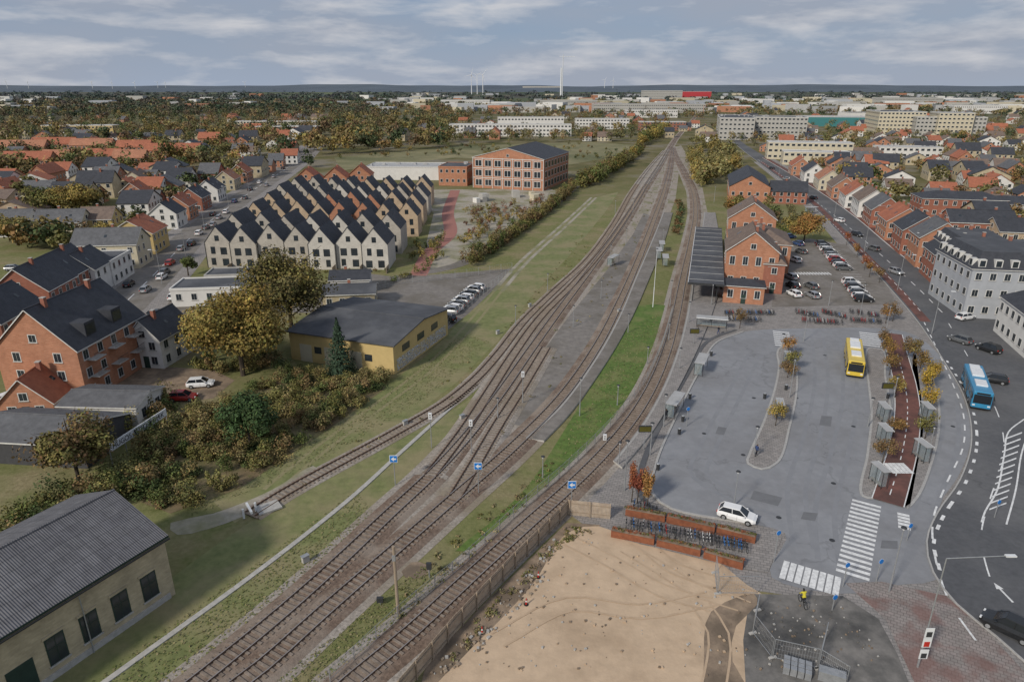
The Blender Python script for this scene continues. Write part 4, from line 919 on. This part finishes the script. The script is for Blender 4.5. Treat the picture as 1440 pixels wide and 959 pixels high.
mass('town_trees',[(1340,345),(1460,330),(1460,430)],16,(5,8),260,av)
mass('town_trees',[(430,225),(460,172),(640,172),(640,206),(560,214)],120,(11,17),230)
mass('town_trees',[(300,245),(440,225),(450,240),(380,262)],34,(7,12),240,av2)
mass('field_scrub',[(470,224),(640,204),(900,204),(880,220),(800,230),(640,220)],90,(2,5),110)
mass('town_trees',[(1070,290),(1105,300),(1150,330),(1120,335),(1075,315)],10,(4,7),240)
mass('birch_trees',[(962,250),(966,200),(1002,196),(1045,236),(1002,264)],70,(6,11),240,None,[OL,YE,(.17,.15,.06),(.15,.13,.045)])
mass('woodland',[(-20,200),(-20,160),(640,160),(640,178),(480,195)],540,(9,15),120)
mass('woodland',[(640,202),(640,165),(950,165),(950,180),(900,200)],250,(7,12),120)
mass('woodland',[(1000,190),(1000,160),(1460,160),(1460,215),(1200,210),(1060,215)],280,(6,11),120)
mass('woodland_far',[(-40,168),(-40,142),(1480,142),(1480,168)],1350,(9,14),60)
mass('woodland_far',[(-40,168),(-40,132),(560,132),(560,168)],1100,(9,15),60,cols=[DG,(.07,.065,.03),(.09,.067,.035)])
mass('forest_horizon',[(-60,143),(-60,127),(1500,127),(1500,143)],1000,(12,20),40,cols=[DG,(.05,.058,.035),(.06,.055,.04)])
for px,py,h,c in ((1107,500,4,ORG),(1112,522,3.8,OL),(1090,600,4.2,YE),(1107,532,3.2,BR),(1245,508,4.8,(.17,.105,.035)),(1250,528,4.3,(.14,.09,.035)),(1283,508,4.6,(.15,.11,.04)),(1292,525,4.3,(.15,.1,.035)),(1300,555,5,(.25,.17,.03)),(1304,580,4.8,(.25,.17,.03)),(1300,618,4.2,OL),(1240,652,4,BR),(1255,614,3.8,(.15,.09,.035)),(1275,505,4.4,BR),(1258,560,4,YE),(1310,540,4,(.22,.15,.03)),(1243,490,4.2,BR)):
    tree('street_tree',px,py,h,1.6,c,900,.22,12,.07,zr=h*.37,cl=.48)
for px,py,c in ((888,706,RD),(896,708,(.16,.05,.03)),(910,712,ORG),(905,706,RD)): tree('columnar_tree',px,py,5.4,.8,c,1200,.18,12,.07,zr=2.3,cl=.42)
for px,py in ((1040,462),(1245,455),(1255,452),(1215,380),(1222,390),(1236,398),(1190,345),(1205,362)): tree('street_tree',px,py,4.4,1.5,random.choice((RD,BR,ORG)),500,.26,8,.07,zr=1.6,cl=.5)
l=[]
for poly,n in (([(60,965),(250,965),(400,860),(540,740),(500,690),(330,815),(120,965)],2600),([(640,790),(735,715),(860,595),(930,480),(925,440),(880,470),(780,640)],2000),([(250,735),(440,655),(600,560),(690,480),(650,470),(520,570),(300,700)],2000),([(380,960),(470,960),(640,800),(600,790),(500,870)],1000)):
    P_=np.array(sample_px(poly,n,True)); k=len(P_); pos=np.concatenate([P_,rng.uniform(.03,.1,(k,1))],1)
    c=np.array([(.14,.15,.058),(.18,.17,.075),(.24,.21,.11),(.12,.14,.048)])[rng.integers(0,4,k)]; l.append((pos,rng.normal(size=(k,3))*.3+np.array([0,0,1]),rng.uniform(.1,.32,k),c))
cat('grass_tufts',l)
l=[]
for poly,n in (([(690,560),(745,470),(800,400),(850,340),(900,270),(930,230),(950,250),(915,360),(870,440),(800,540),(700,640)],170),([(560,875),(700,750),(800,655),(790,640),(700,700),(560,830)],60),([(797,735),(760,780),(640,900),(600,950),(640,930),(790,770),(850,745)],60),([(380,690),(560,590),(690,480),(820,330),(830,350),(720,490),(600,590),(400,700)],70)):
    for x,y in sample_px(poly,n,True):
        r=random.uniform(.2,.65); l.append(crown((x,y,r*.3),(r,r,r*.5),24,.2,random.choice([OL,(.11,.11,.045),(.19,.16,.08),(.16,.13,.07)]),3,.6))
cat('weeds',l)
# ---------------------------------------------------------------- vehicles
def carmesh(name,paint,suv=False):
    b=M(); hs=1.15 if suv else 1.0
    st=[(-2.12,.62,.42,.70),(-2.05,.80,.28,.92),(-1.7,.87,.22,.96),(-.6,.9,.2,.95),(.6,.9,.2,.94),(1.2,.88,.2,.88),(1.8,.83,.24,.78),(2.08,.68,.34,.62)]
    rings=[]
    for x,w_,z0,z1 in st:
        z1*=hs; rings.append([(x,-w_*.9,z0),(x,-w_,z0+.12),(x,-w_,z0+(z1-z0)*.62),(x,-w_*.86,z1),(x,w_*.86,z1),(x,w_,z0+(z1-z0)*.62),(x,w_,z0+.12),(x,w_*.9,z0)])
    k=8
    for a,c in zip(rings[:-1],rings[1:]):
        for i in range(k):
            j=(i+1)%k; b.face([a[i],a[j],c[j],c[i]],paint)
    b.face(rings[0][::-1],paint); b.face(rings[-1],paint)
    zb=.93*hs; zt=(1.46 if not suv else 1.68)
    lo=[(-1.98,-.76,zb),(1.12,-.76,zb-.03),(1.12,.76,zb-.03),(-1.98,.76,zb)]; hi=[(-1.55,-.6,zt-.04),(.32,-.6,zt),(.32,.6,zt),(-1.55,.6,zt-.04)]
    for i in range(4): j=(i+1)%4; b.face([lo[i],lo[j],hi[j],hi[i]],glassb)
    b.mesh([(p[0],p[1]*1.02,p[2]) for p in hi]+[(p[0]*.92-.02,p[1]*.9,p[2]+.06) for p in hi],[(0,1,5,4),(1,2,6,5),(2,3,7,6),(3,0,4,7),(4,5,6,7)],paint)
    for i in range(4): b.tube(lo[i],hi[i],.05,.045,paint,5)
    for sy in (-1,1):
        b.tube((-.45,sy*.775,zb),(-.5,sy*.62,zt-.02),.04,.04,paint,5)
        b.box((.85,sy*.96,zb+.05),(.2,.18,.13),paint)
        b.box((.1,sy*.905,.6*hs),(.012,.012,.55),blackm); b.box((-.95,sy*.905,.6*hs),(.012,.012,.55),blackm)
        for x in (-1.3,1.3):
            b.tube((x,sy*.68,.32),(x,sy*.915,.32),.33,.33,blackm,14); b.tube((x,sy*.916,.32),(x,sy*.925,.32),.2,.2,galv,10)
        b.box((2.0,sy*.58,.66*hs),(.14,.3,.13),whitem); b.box((-2.09,sy*.62,.78*hs),(.1,.2,.22),redm)
    b.box((2.07,0,.42),(.08,.9,.18),blackm); b.box((-2.1,0,.5),(.06,.5,.12),whitem)
    return b.build(name)
paints=[mat('paint_white',(.75,.75,.75),(.72,.72,.72),1,rough=.25,spec=.6),mat('paint_black',(.02,.021,.023),rough=.2,spec=.6),mat('paint_silver',(.4,.41,.42),(.38,.39,.4),1,rough=.3,metal=.5),mat('paint_red',(.35,.03,.025),rough=.25,spec=.6),mat('paint_blue',(.04,.08,.2),rough=.25,spec=.6),mat('paint_grey',(.12,.125,.13),rough=.25,spec=.6)]
CM=[carmesh('car_body',p) for p in paints]; SU=[carmesh('suv_body',p,True) for p in paints]
def car(px,py,ang,k,suv=False,name='car',z=.06): return inst(name,(SU if suv else CM)[k],G(px,py,z),math.radians(ang))
car(1036,729,-28,0,name='white_car')
car(1416,888,132,1,True,name='black_suv',z=.075)
car(1349,481,115,5,z=.075); car(1389,494,112,1,True,z=.075); car(1395,537,150,1,z=.075); car(1357,449,20,0,name='white_car',z=.075); car(1228,352,104,5,z=.075); car(1180,312,104,0,z=.075); car(1143,280,104,1,z=.075); car(1260,385,-76,2,z=.075); car(1105,253,104,2,z=.075); car(1085,238,104,1,z=.075); car(1205,332,-76,1,z=.075)
for i in range(10): t=i/9; car(1156+t*30,346+t*34,random.uniform(-3,3)-4,[1,2,0,5,2,0,3,1,0,5][i],i%3==0,'parked_car')
for i in range(7): t=i/6; car(1196+t*18,400+t*24,random.uniform(-3,3)-4,[0,2,1,0,5,0,1][i],i%2==0,'parked_car')
for px,py,k in ((1122,345,4),(1126,356,5),(1112,392,2),(1114,404,1),(1116,416,0),(1118,368,0),(1140,405,5),(1142,418,2)): car(px,py,100,k,name='parked_car')
for i in range(8): t=i/7; car(632+t*38,441-t*34,random.uniform(-4,4)+160,[2,0,5,2,0,1,2,0][i],i%3==0,'parked_car')
car(628,452,150,1,True,'parked_car')
car(258,562,5,3,name='parked_car'); car(283,543,10,0,name='parked_car'); car(1110,335,10,4,name='parked_car')
for px,py,a,k in ((182,402,100,1),(232,385,95,5),(255,352,100,2),(280,330,97,0),(300,303,97,1),(330,285,97,4),(365,258,97,0),(240,372,97,3),(12,565,60,0),(20,380,10,2),(385,250,97,2),(300,318,97,2),(318,300,97,0),(345,280,97,5),(270,345,97,1),(170,440,100,0),(205,410,100,2),(290,322,97,5),(308,308,97,2),(352,268,97,1),(228,392,97,0),(398,238,97,1),(375,262,97,2),(245,420,97,0),(222,445,10,1),(236,447,10,2)): car(px,py,a,k,name='parked_car')
def bus(px,py,ang,paint,paint2,name):
    e=empty(name,G(px,py,.07),math.radians(ang)); 
    b=M(); b.bx(-6,6,-1.27,1.27,.35,3.0,paint); b.obj('body',e,bevel=.16)
    b=M(); b.bx(-5.6,5.2,-1.295,1.295,1.35,2.45,glassb); b.bx(5.7,6.03,-1.12,1.12,1.15,2.5,glassb); b.bx(-6.03,-5.8,-1.05,1.05,1.6,2.5,glassb)
    for y in (-1.3,1.3):
        b.bx(4.2,5.4,y-.012,y+.012,.5,2.4,glassb); b.bx(-.4,.9,y-.012,y+.012,.5,2.4,glassb)
    b.obj('windows',e,bevel=.02)
    b=M(); b.bx(5.8,6.05,-.85,.85,2.58,2.85,blackm); b.bx(-3.8,-.5,-.8,.8,3.0,3.25,paint2); b.bx(1.2,3.6,-.75,.75,3.0,3.2,whitem); b.bx(-5.5,-4.3,-.7,.7,3.0,3.18,whitem)
    for x in np.linspace(-4.5,4,7): b.box((x,-1.302,1.9),(.07,.02,1.1),paint); b.box((x,1.302,1.9),(.07,.02,1.1),paint)
    b.bx(-5.98,5.98,-1.285,1.285,.3,.5,blackm)
    for y in (-.95,.95): b.box((6.0,y,.85),(.08,.35,.2),whitem); b.box((-6.0,y,1.0),(.06,.2,.35),redm); b.tube((5.9,y*1.4,2.5),(6.25,y*1.5,2.0),.06,.1,blackm,6)
    for x in (-3.4,3.4):
        for y in (-1,1): b.tube((x,y*1.0,.48),(x,y*1.3,.48),.48,.48,blackm,16); b.tube((x,y*1.3,.48),(x,y*1.32,.48),.25,.25,galv,10)
    b.obj('roof_units_and_wheels',e)
blueb=mat('bus_blue',(.035,.24,.42),(.035,.21,.38),1,rough=.3,spec=.6); yelb=mat('bus_yellow',(.68,.49,.06),(.6,.43,.05),1,rough=.3,spec=.6)
bus(1199,514,-113,yelb,whitem,'yellow_bus'); bus(1370,556,-116,blueb,whitem,'blue_bus')
# ---------------------------------------------------------------- bicycles
def bikemesh(k):
    b=M(); fr=[darkm,redm,bluem,whitem][k]
    for x in (-.52,.52):
        pts=[(x+.34*math.cos(t),0,.34+.34*math.sin(t)) for t in np.linspace(0,2*math.pi,15)]
        for p,q in zip(pts[:-1],pts[1:]): b.tube(p,q,.028,.028,blackm,4)
        for i in range(0,14,2): b.tube((x,0,.34),pts[i],.006,.006,galv,3)
    bb_=(-.08,0,.3); st=(-.2,0,.82); hd=(.38,0,.82)
    for p,q in ((bb_,st),(bb_,hd),(st,hd),(bb_,(-.52,0,.34)),(st,(-.52,0,.34)),(hd,(.52,0,.34)),(hd,(.34,0,1.02))): b.tube(p,q,.022,.022,fr,5)
    b.tube((.34,-.28,1.04),(.34,.28,1.04),.018,.018,darkm,5); b.box((-.22,0,.9),(.26,.14,.06),blackm); b.tube((-.2,0,.8),(-.22,0,.9),.018,.018,galv,4)
    b.box((-.55,0,.74),(.3,.14,.03),darkm)
    return b.build('bicycle')
BK=[bikemesh(i) for i in range(4)]
def bikes(a,c,n,ang):
    for i in range(n):
        if random.random()<.15: continue
        t=(i+.5)/n; p=G(a[0]+(c[0]-a[0])*t,a[1]+(c[1]-a[1])*t,.08); inst('bicycle',random.choice((BK[0],BK[0],BK[1],BK[2],BK[3],BK[0])),(p[0]+random.uniform(-.1,.1),p[1]+random.uniform(-.15,.15),p[2]),math.radians(ang+random.uniform(-8,8)))
bikes((878,738),(1050,772),34,80); bikes((888,712),(925,722),7,80)
bikes((1018,442),(1088,442),32,90); bikes((1018,450),(1075,452),20,90); bikes((1118,440),(1150,446),17,80); bikes((1155,440),(1190,448),18,80); bikes((1195,440),(1235,446),18,80); bikes((1125,452),(1185,456),24,80); bikes((1195,452),(1240,455),16,80)
# ---------------------------------------------------------------- street furniture
def lamp(px,py,pt,arm=0.0,name='lamp_post',m=galv,ang=0):
    h=max(2.5,HT(px,py,pt)); p=G(px,py); b=M(); b.tube((0,0,0),(0,0,h*.35),.09,.08,m,8); b.tube((0,0,h*.35),(0,0,h),.06,.045,m,8)
    if arm: b.tube((0,0,h),(arm,0,h+.25),.045,.035,m,6); b.box((arm+.3,0,h+.25),(.8,.28,.12),whitem)
    else: b.tube((0,0,h),(0,0,h+.08),.28,.22,darkm,10); b.tube((0,0,h-.22),(0,0,h),.1,.16,whitem,10)
    return b.obj(name,None,p,math.radians(ang))
for a in ((1032,712,663),(735,568,525),(815,585,532),(868,570,542),(910,512,488),(883,468,442),(763,672,642),(1060,640,600),(933,600,555),(870,655,622),(942,432,395),(858,375,345),(806,460,430),(845,420,395),(880,345,322),(932,345,322),(1110,560,505),(1130,480,440),(968,455,425),(1220,600,560),(1095,520,470),(940,480,455),(878,690,620),(914,640,595),(1250,590,530),(1165,430,395),(1208,450,400),(1245,470,430),(1305,640,600),(890,300,280),(905,270,250),(1004,285,262),(985,320,300),(700,590,560),(770,410,385),(725,460,430),(865,300,282),(955,520,490),(1000,430,400)): lamp(*a)
lamp(1290,938,785,4.6,'street_lamp'); lamp(1250,832,742,0,'street_lamp')
for px,py in ((1310,470),(1262,408),(1215,355),(1172,312),(1130,276),(1095,250)): lamp(px,py,py-(py-122)*.17,1.8,'street_lamp',ang=-10)
for px,py in ((1345,405),(1295,372),(1240,325),(1192,288),(1150,262)): lamp(px,py,py-(py-122)*.17,1.8,'street_lamp',ang=170)
for px,py in ((228,400),(262,365),(288,325),(322,292),(350,270)): lamp(px,py,py-(py-122)*.17,1.2,'street_lamp',ang=180)
lamp(918,432,350,0,'flag_mast',whitem)
def sign(px,py,pt,kind):
    h=HT(px,py,pt); p=G(px,py); b=M(); b.tube((0,0,0),(0,0,h),.06,.05,galv,7)
    if kind=='blue':
        b.box((0,-.08,h-.45),(.95,.05,.95),whitem); b.box((0,-.115,h-.45),(.85,.02,.85),bluem)
        b.mesh([(-.3,-.13,h-.45),(.05,-.13,h-.15),(.05,-.13,h-.75)],[(0,1,2)],whitem); b.box((.18,-.132,h-.45),(.28,.01,.2),whitem); return b.obj('direction_sign',None,p)
    if kind=='signal':
        b.box((0,-.08,h-.45),(.45,.25,.85),whitem); b.box((0,-.21,h-.28),(.16,.02,.16),blackm); b.box((0,-.21,h-.6),(.16,.02,.16),blackm); return b.obj('signal_mast',None,p)
    if kind=='round':
        b.tube((0,-.06,h-.3),(0,-.1,h-.3),.26,.26,bluem,14); b.tube((0,-.055,h-.3),(0,-.06,h-.3),.29,.29,whitem,14); return b.obj('traffic_sign',None,p,.35)
    if kind=='info':
        b.box((0,0,h-.5),(1.7,.25,.9),darkm); b.box((0,-.135,h-.5),(1.5,.02,.7),mat('display',(.1,.09,.02),rough=.3)); return b.obj('information_display',None,p)
sign(556,682,640,'blue'); sign(673,694,650,'blue'); sign(803,716,676,'blue'); sign(607,630,580,'signal'); sign(663,640,590,'signal'); sign(735,568,522,'signal'); sign(850,622,610,'signal')
sign(905,632,598,'info'); sign(1243,570,538,'info'); sign(975,485,462,'info')
for q in ((1398,728,702),(1088,790,745),(1290,500,480),(1185,825,790),(1232,818,785),(1275,760,735),(1170,858,835),(965,600,572)): sign(*q,'round')
p=G(1290,940); b=M(); 
for z,m_ in ((3.9,whitem),(2.9,redm),(1.7,whitem)): b.box((.1,-.14,z),(.7,.04,.95),whitem); b.box((.1,-.17,z-.15),(.45,.02,.5),darkm if m_ is whitem else redm)
b.obj('election_posters',None,p)
p=G(560,862); hh=HT(560,862,768); b=M(); b.tube((0,0,0),(0,0,hh),.16,.13,woodp,8); b.box((.0,-.2,hh-1.1),(.3,.2,.5),galv); b.obj('wooden_pole',None,p)
p=G(604,812); b=M(); b.tube((0,0,0),(0,0,1.6),.08,.08,galv); b.box((0,0,1.4),(.5,.3,.7),darkm); b.obj('relay_box',None,p)
p=G(535,850); b=M(); b.box((0,0,.6),(.6,.3,.5),darkm); b.tube((0,0,0),(0,0,.4),.05,.05,galv); b.obj('relay_box',None,p)
for px,py in ((570,598),(745,432),(700,470),(650,590),(870,440),(430,790)):
    b=M(); b.box((0,0,.4),(.7,.4,.7),wall_cg); b.box((0,0,.78),(.8,.5,.06),galv); b.obj('cable_cabinet',None,G(px,py,.02),.8)
sheet('dirt_patch',[(565,795),(590,790),(605,800),(595,812),(570,812)],.04,dirtm,True)
for px,py in ((740,850),(678,890),(757,812)):
    b=M(); b.tube((0,0,0),(0,0,.08),.22,.2,blackm,8); b.tube((0,0,.08),(0,0,.75),.09,.04,redm,8); b.tube((0,0,.35),(0,0,.5),.075,.065,whitem,8); b.obj('traffic_cone',None,G(px,py,.05))
def shelter(px,py,ang,L=3.0,z=.15,d=.65,name='bus_shelter'):
    b=M(); b.bx(-L/2,L/2,-d,d,2.3,2.37,roof_l); b.bx(-L/2-.03,L/2+.03,-d-.03,-d-.002,2.26,2.4,whitem)
    for x in (-L/2+.15,0,L/2-.15):
        b.tube((x,d-.1,0),(x,d-.1,2.3),.04,.04,darkm)
    for x in (-L/2+.15,L/2-.15): b.tube((x,-d+.1,0),(x,-d+.1,2.3),.035,.035,darkm)
    b.bx(-L/2+.2,L/2-.2,d-.11,d-.09,.3,2.2,glasst); b.bx(-L/2+.14,-L/2+.16,-d+.3,d-.1,.3,2.2,glasst); b.bx(-L/2+.4,L/2-.4,.1,.4,.42,.48,woodp)
    for x in (-L/4,L/4): b.bx(x-.04,x+.04,.15,.35,0,.42,darkm)
    return b.obj(name,None,G(px,py,z),math.radians(ang))
shelter(948,580,62,5,.3,.8); shelter(985,522,66,5,.3,.8); shelter(1000,462,-15,6,.1,1.0); 
for q in ((1240,590,84),(1241,622,88),(1300,590,84),(1106,515,80),(1094,585,76),(1294,645,95),(1234,680,98)): shelter(*q,2.6,.15,.5)
for q in ((930,352,80),(935,372,80),(862,372,60),(1140,300,20),(926,362,80)): shelter(q[0],q[1],q[2],5,.3,.8,'platform_shelter')
for px,py in ((955,610),(960,592),(970,560),(1075,560),(1105,548),(1248,560),(1000,500),(925,660)):
    b=M(); b.tube((0,0,0),(0,0,.85),.22,.25,darkm,10); b.tube((0,0,.85),(0,0,.92),.27,.2,galv,10); b.obj('litter_bin',None,G(px,py,.15))
b=M()
for i in range(4):
    for k in range(3): b.box((i*.55,k*.5,.35),(.48,.44,.7),galv)
b.bx(2.4,4.4,.2,1.0,0,.9,galv); b.obj('material_stack',None,G(1105,945,.05),-.4)
# ---------------------------------------------------------------- people
def person(px,py,ang,coat,legs,hair,walk=.2,z=.06,cyc=False,scale=1.0):
    if cyc:
        V={'pel':(-.15,0,.98),'ch':(.05,0,1.38),'nk':(.12,0,1.52),'hd':(.17,0,1.64),'tp':(.18,0,1.76)}
        for s,y in (('l',1),('r',-1)):
            V['sh'+s]=(.06,.18*y,1.42);V['el'+s]=(.2,.24*y,1.18);V['ha'+s]=(.36,.24*y,1.07);V['hp'+s]=(-.14,.1*y,.93)
            V['kn'+s]=(.22,.11*y,.75+.12*y);V['an'+s]=(-.02,.11*y,.35+.14*y);V['to'+s]=(.14,.11*y,.3+.14*y)
    else:
        V={'pel':(0,0,.96),'ch':(.02,0,1.34),'nk':(.02,0,1.5),'hd':(.04,0,1.6),'tp':(.04,0,1.73)}
        for s,y in (('l',1),('r',-1)):
            w_=walk*y; V['sh'+s]=(0,.18*y,1.42);V['el'+s]=(-w_*.5,.24*y,1.14);V['ha'+s]=(-w_*.3+.08,.25*y,.88);V['hp'+s]=(0,.1*y,.92)
            V['kn'+s]=(w_*.8+.03,.1*y,.5);V['an'+s]=(w_*1.1-.03,.1*y,.08);V['to'+s]=(w_*1.1+.14,.11*y,.04)
    R={'pel':.14,'ch':.16,'nk':.06,'hd':.1,'tp':.07,'sh':.08,'el':.055,'ha':.04,'hp':.1,'kn':.065,'an':.045,'to':.04}
    ks=list(V); E=[('pel','ch'),('ch','nk'),('nk','hd'),('hd','tp')]
    for s in 'lr': E+=[('ch','sh'+s),('sh'+s,'el'+s),('el'+s,'ha'+s),('pel','hp'+s),('hp'+s,'kn'+s),('kn'+s,'an'+s),('an'+s,'to'+s)]
    me=bpy.data.meshes.new('p'); me.from_pydata([V[k] for k in ks],[(ks.index(a),ks.index(c)) for a,c in E],[]); o=bpy.data.objects.new('p',me); sc.collection.objects.link(o)
    o.modifiers.new('s','SKIN'); o.modifiers.new('u','SUBSURF').levels=1
    for i,k in enumerate(ks):
        r=R.get(k,R.get(k[:2])); me.skin_vertices[0].data[i].radius=(r,r); me.skin_vertices[0].data[i].use_root=(k=='pel')
    dg=bpy.context.evaluated_depsgraph_get(); m2=bpy.data.meshes.new_from_object(o.evaluated_get(dg)); bpy.data.objects.remove(o)
    m2.materials.clear()
    for m in (coat,legs,mat('skin',(.5,.32,.24)),hair,blackm): m2.materials.append(m)
    for f in m2.polygons:
        c=f.center; zz=c[2]; hand=abs(c[1])>.2 and ((zz<.92 and not cyc) or (cyc and c[0]>.33)); f.use_smooth=True
        f.material_index=2 if hand else (4 if zz<.1 else 1 if zz<.95 else 0 if zz<1.5 else (3 if (zz>1.66 or c[0]<V['hd'][0]-.03) else 2))
    return inst('person' if not cyc else 'cyclist',m2,G(px,py,z),math.radians(ang),scale)
jy=mat('hi_vis_jacket',(.6,.52,.05)); jd=mat('dark_coat',(.02,.022,.03)); jb=mat('blue_coat',(.04,.07,.18)); jg=mat('grey_coat',(.2,.19,.18)); hr=mat('brown_hair',(.06,.035,.02))
person(1128,850,95,jy,jd,blackm,cyc=True); inst('bicycle',BK[0],G(1128,850,.06),math.radians(95))
for a in ((1063,641,20,jb,jd,hr),(936,590,100,jd,jd,hr),(946,584,60,jg,jb,hr),(952,574,200,jd,jd,hr),(984,520,30,jd,jg,hr),(980,470,90,jg,jd,hr),(1010,470,180,jd,jb,hr),(1000,455,70,jb,jd,hr)): person(*a,z=.16)
# ---------------------------------------------------------------- landmarks on the skyline
def turbine(px,d,hub,r,a0):
    x=(px-720)/960*(d*CP+0); b=M(); b.tube((0,0,0),(0,0,hub),2.6,1.5,whitem,8); b.box((0,-2,hub),(4,9,4),whitem)
    for i in range(3):
        a=a0+i*2.094; b.tube((0,-6.5,hub),(r*math.sin(a),-6.5,hub+r*math.cos(a)),2.0,.5,whitem,4)
    b.obj('wind_turbine',None,(x*1.0,d,0))
for q in ((663,4200,110,44,.3),(671,4600,112,48,1.0),(679,4300,112,48,.7),(10,9000,100,40,.2),(130,8000,95,35,1),(190,8500,90,35,.5),(222,8800,95,35,.9),(850,7500,110,35,.6),(862,7800,110,35,.1),(233,9500,95,35,.2),(40,8600,95,35,.7),(158,9200,95,35,.3),(345,9000,95,35,.9)): turbine(*q)
b=M(); b.tube((0,0,0),(0,0,118),4,3,whitem,10); b.tube((6,0,0),(6,0,168),1.6,1.3,whitem,6); b.box((22,0,160),(62,1.6,1.6),whitem); b.obj('chimney_and_crane',None,((788-720)/960*3000*.95,3000,0))
print('objects',len(bpy.data.objects))
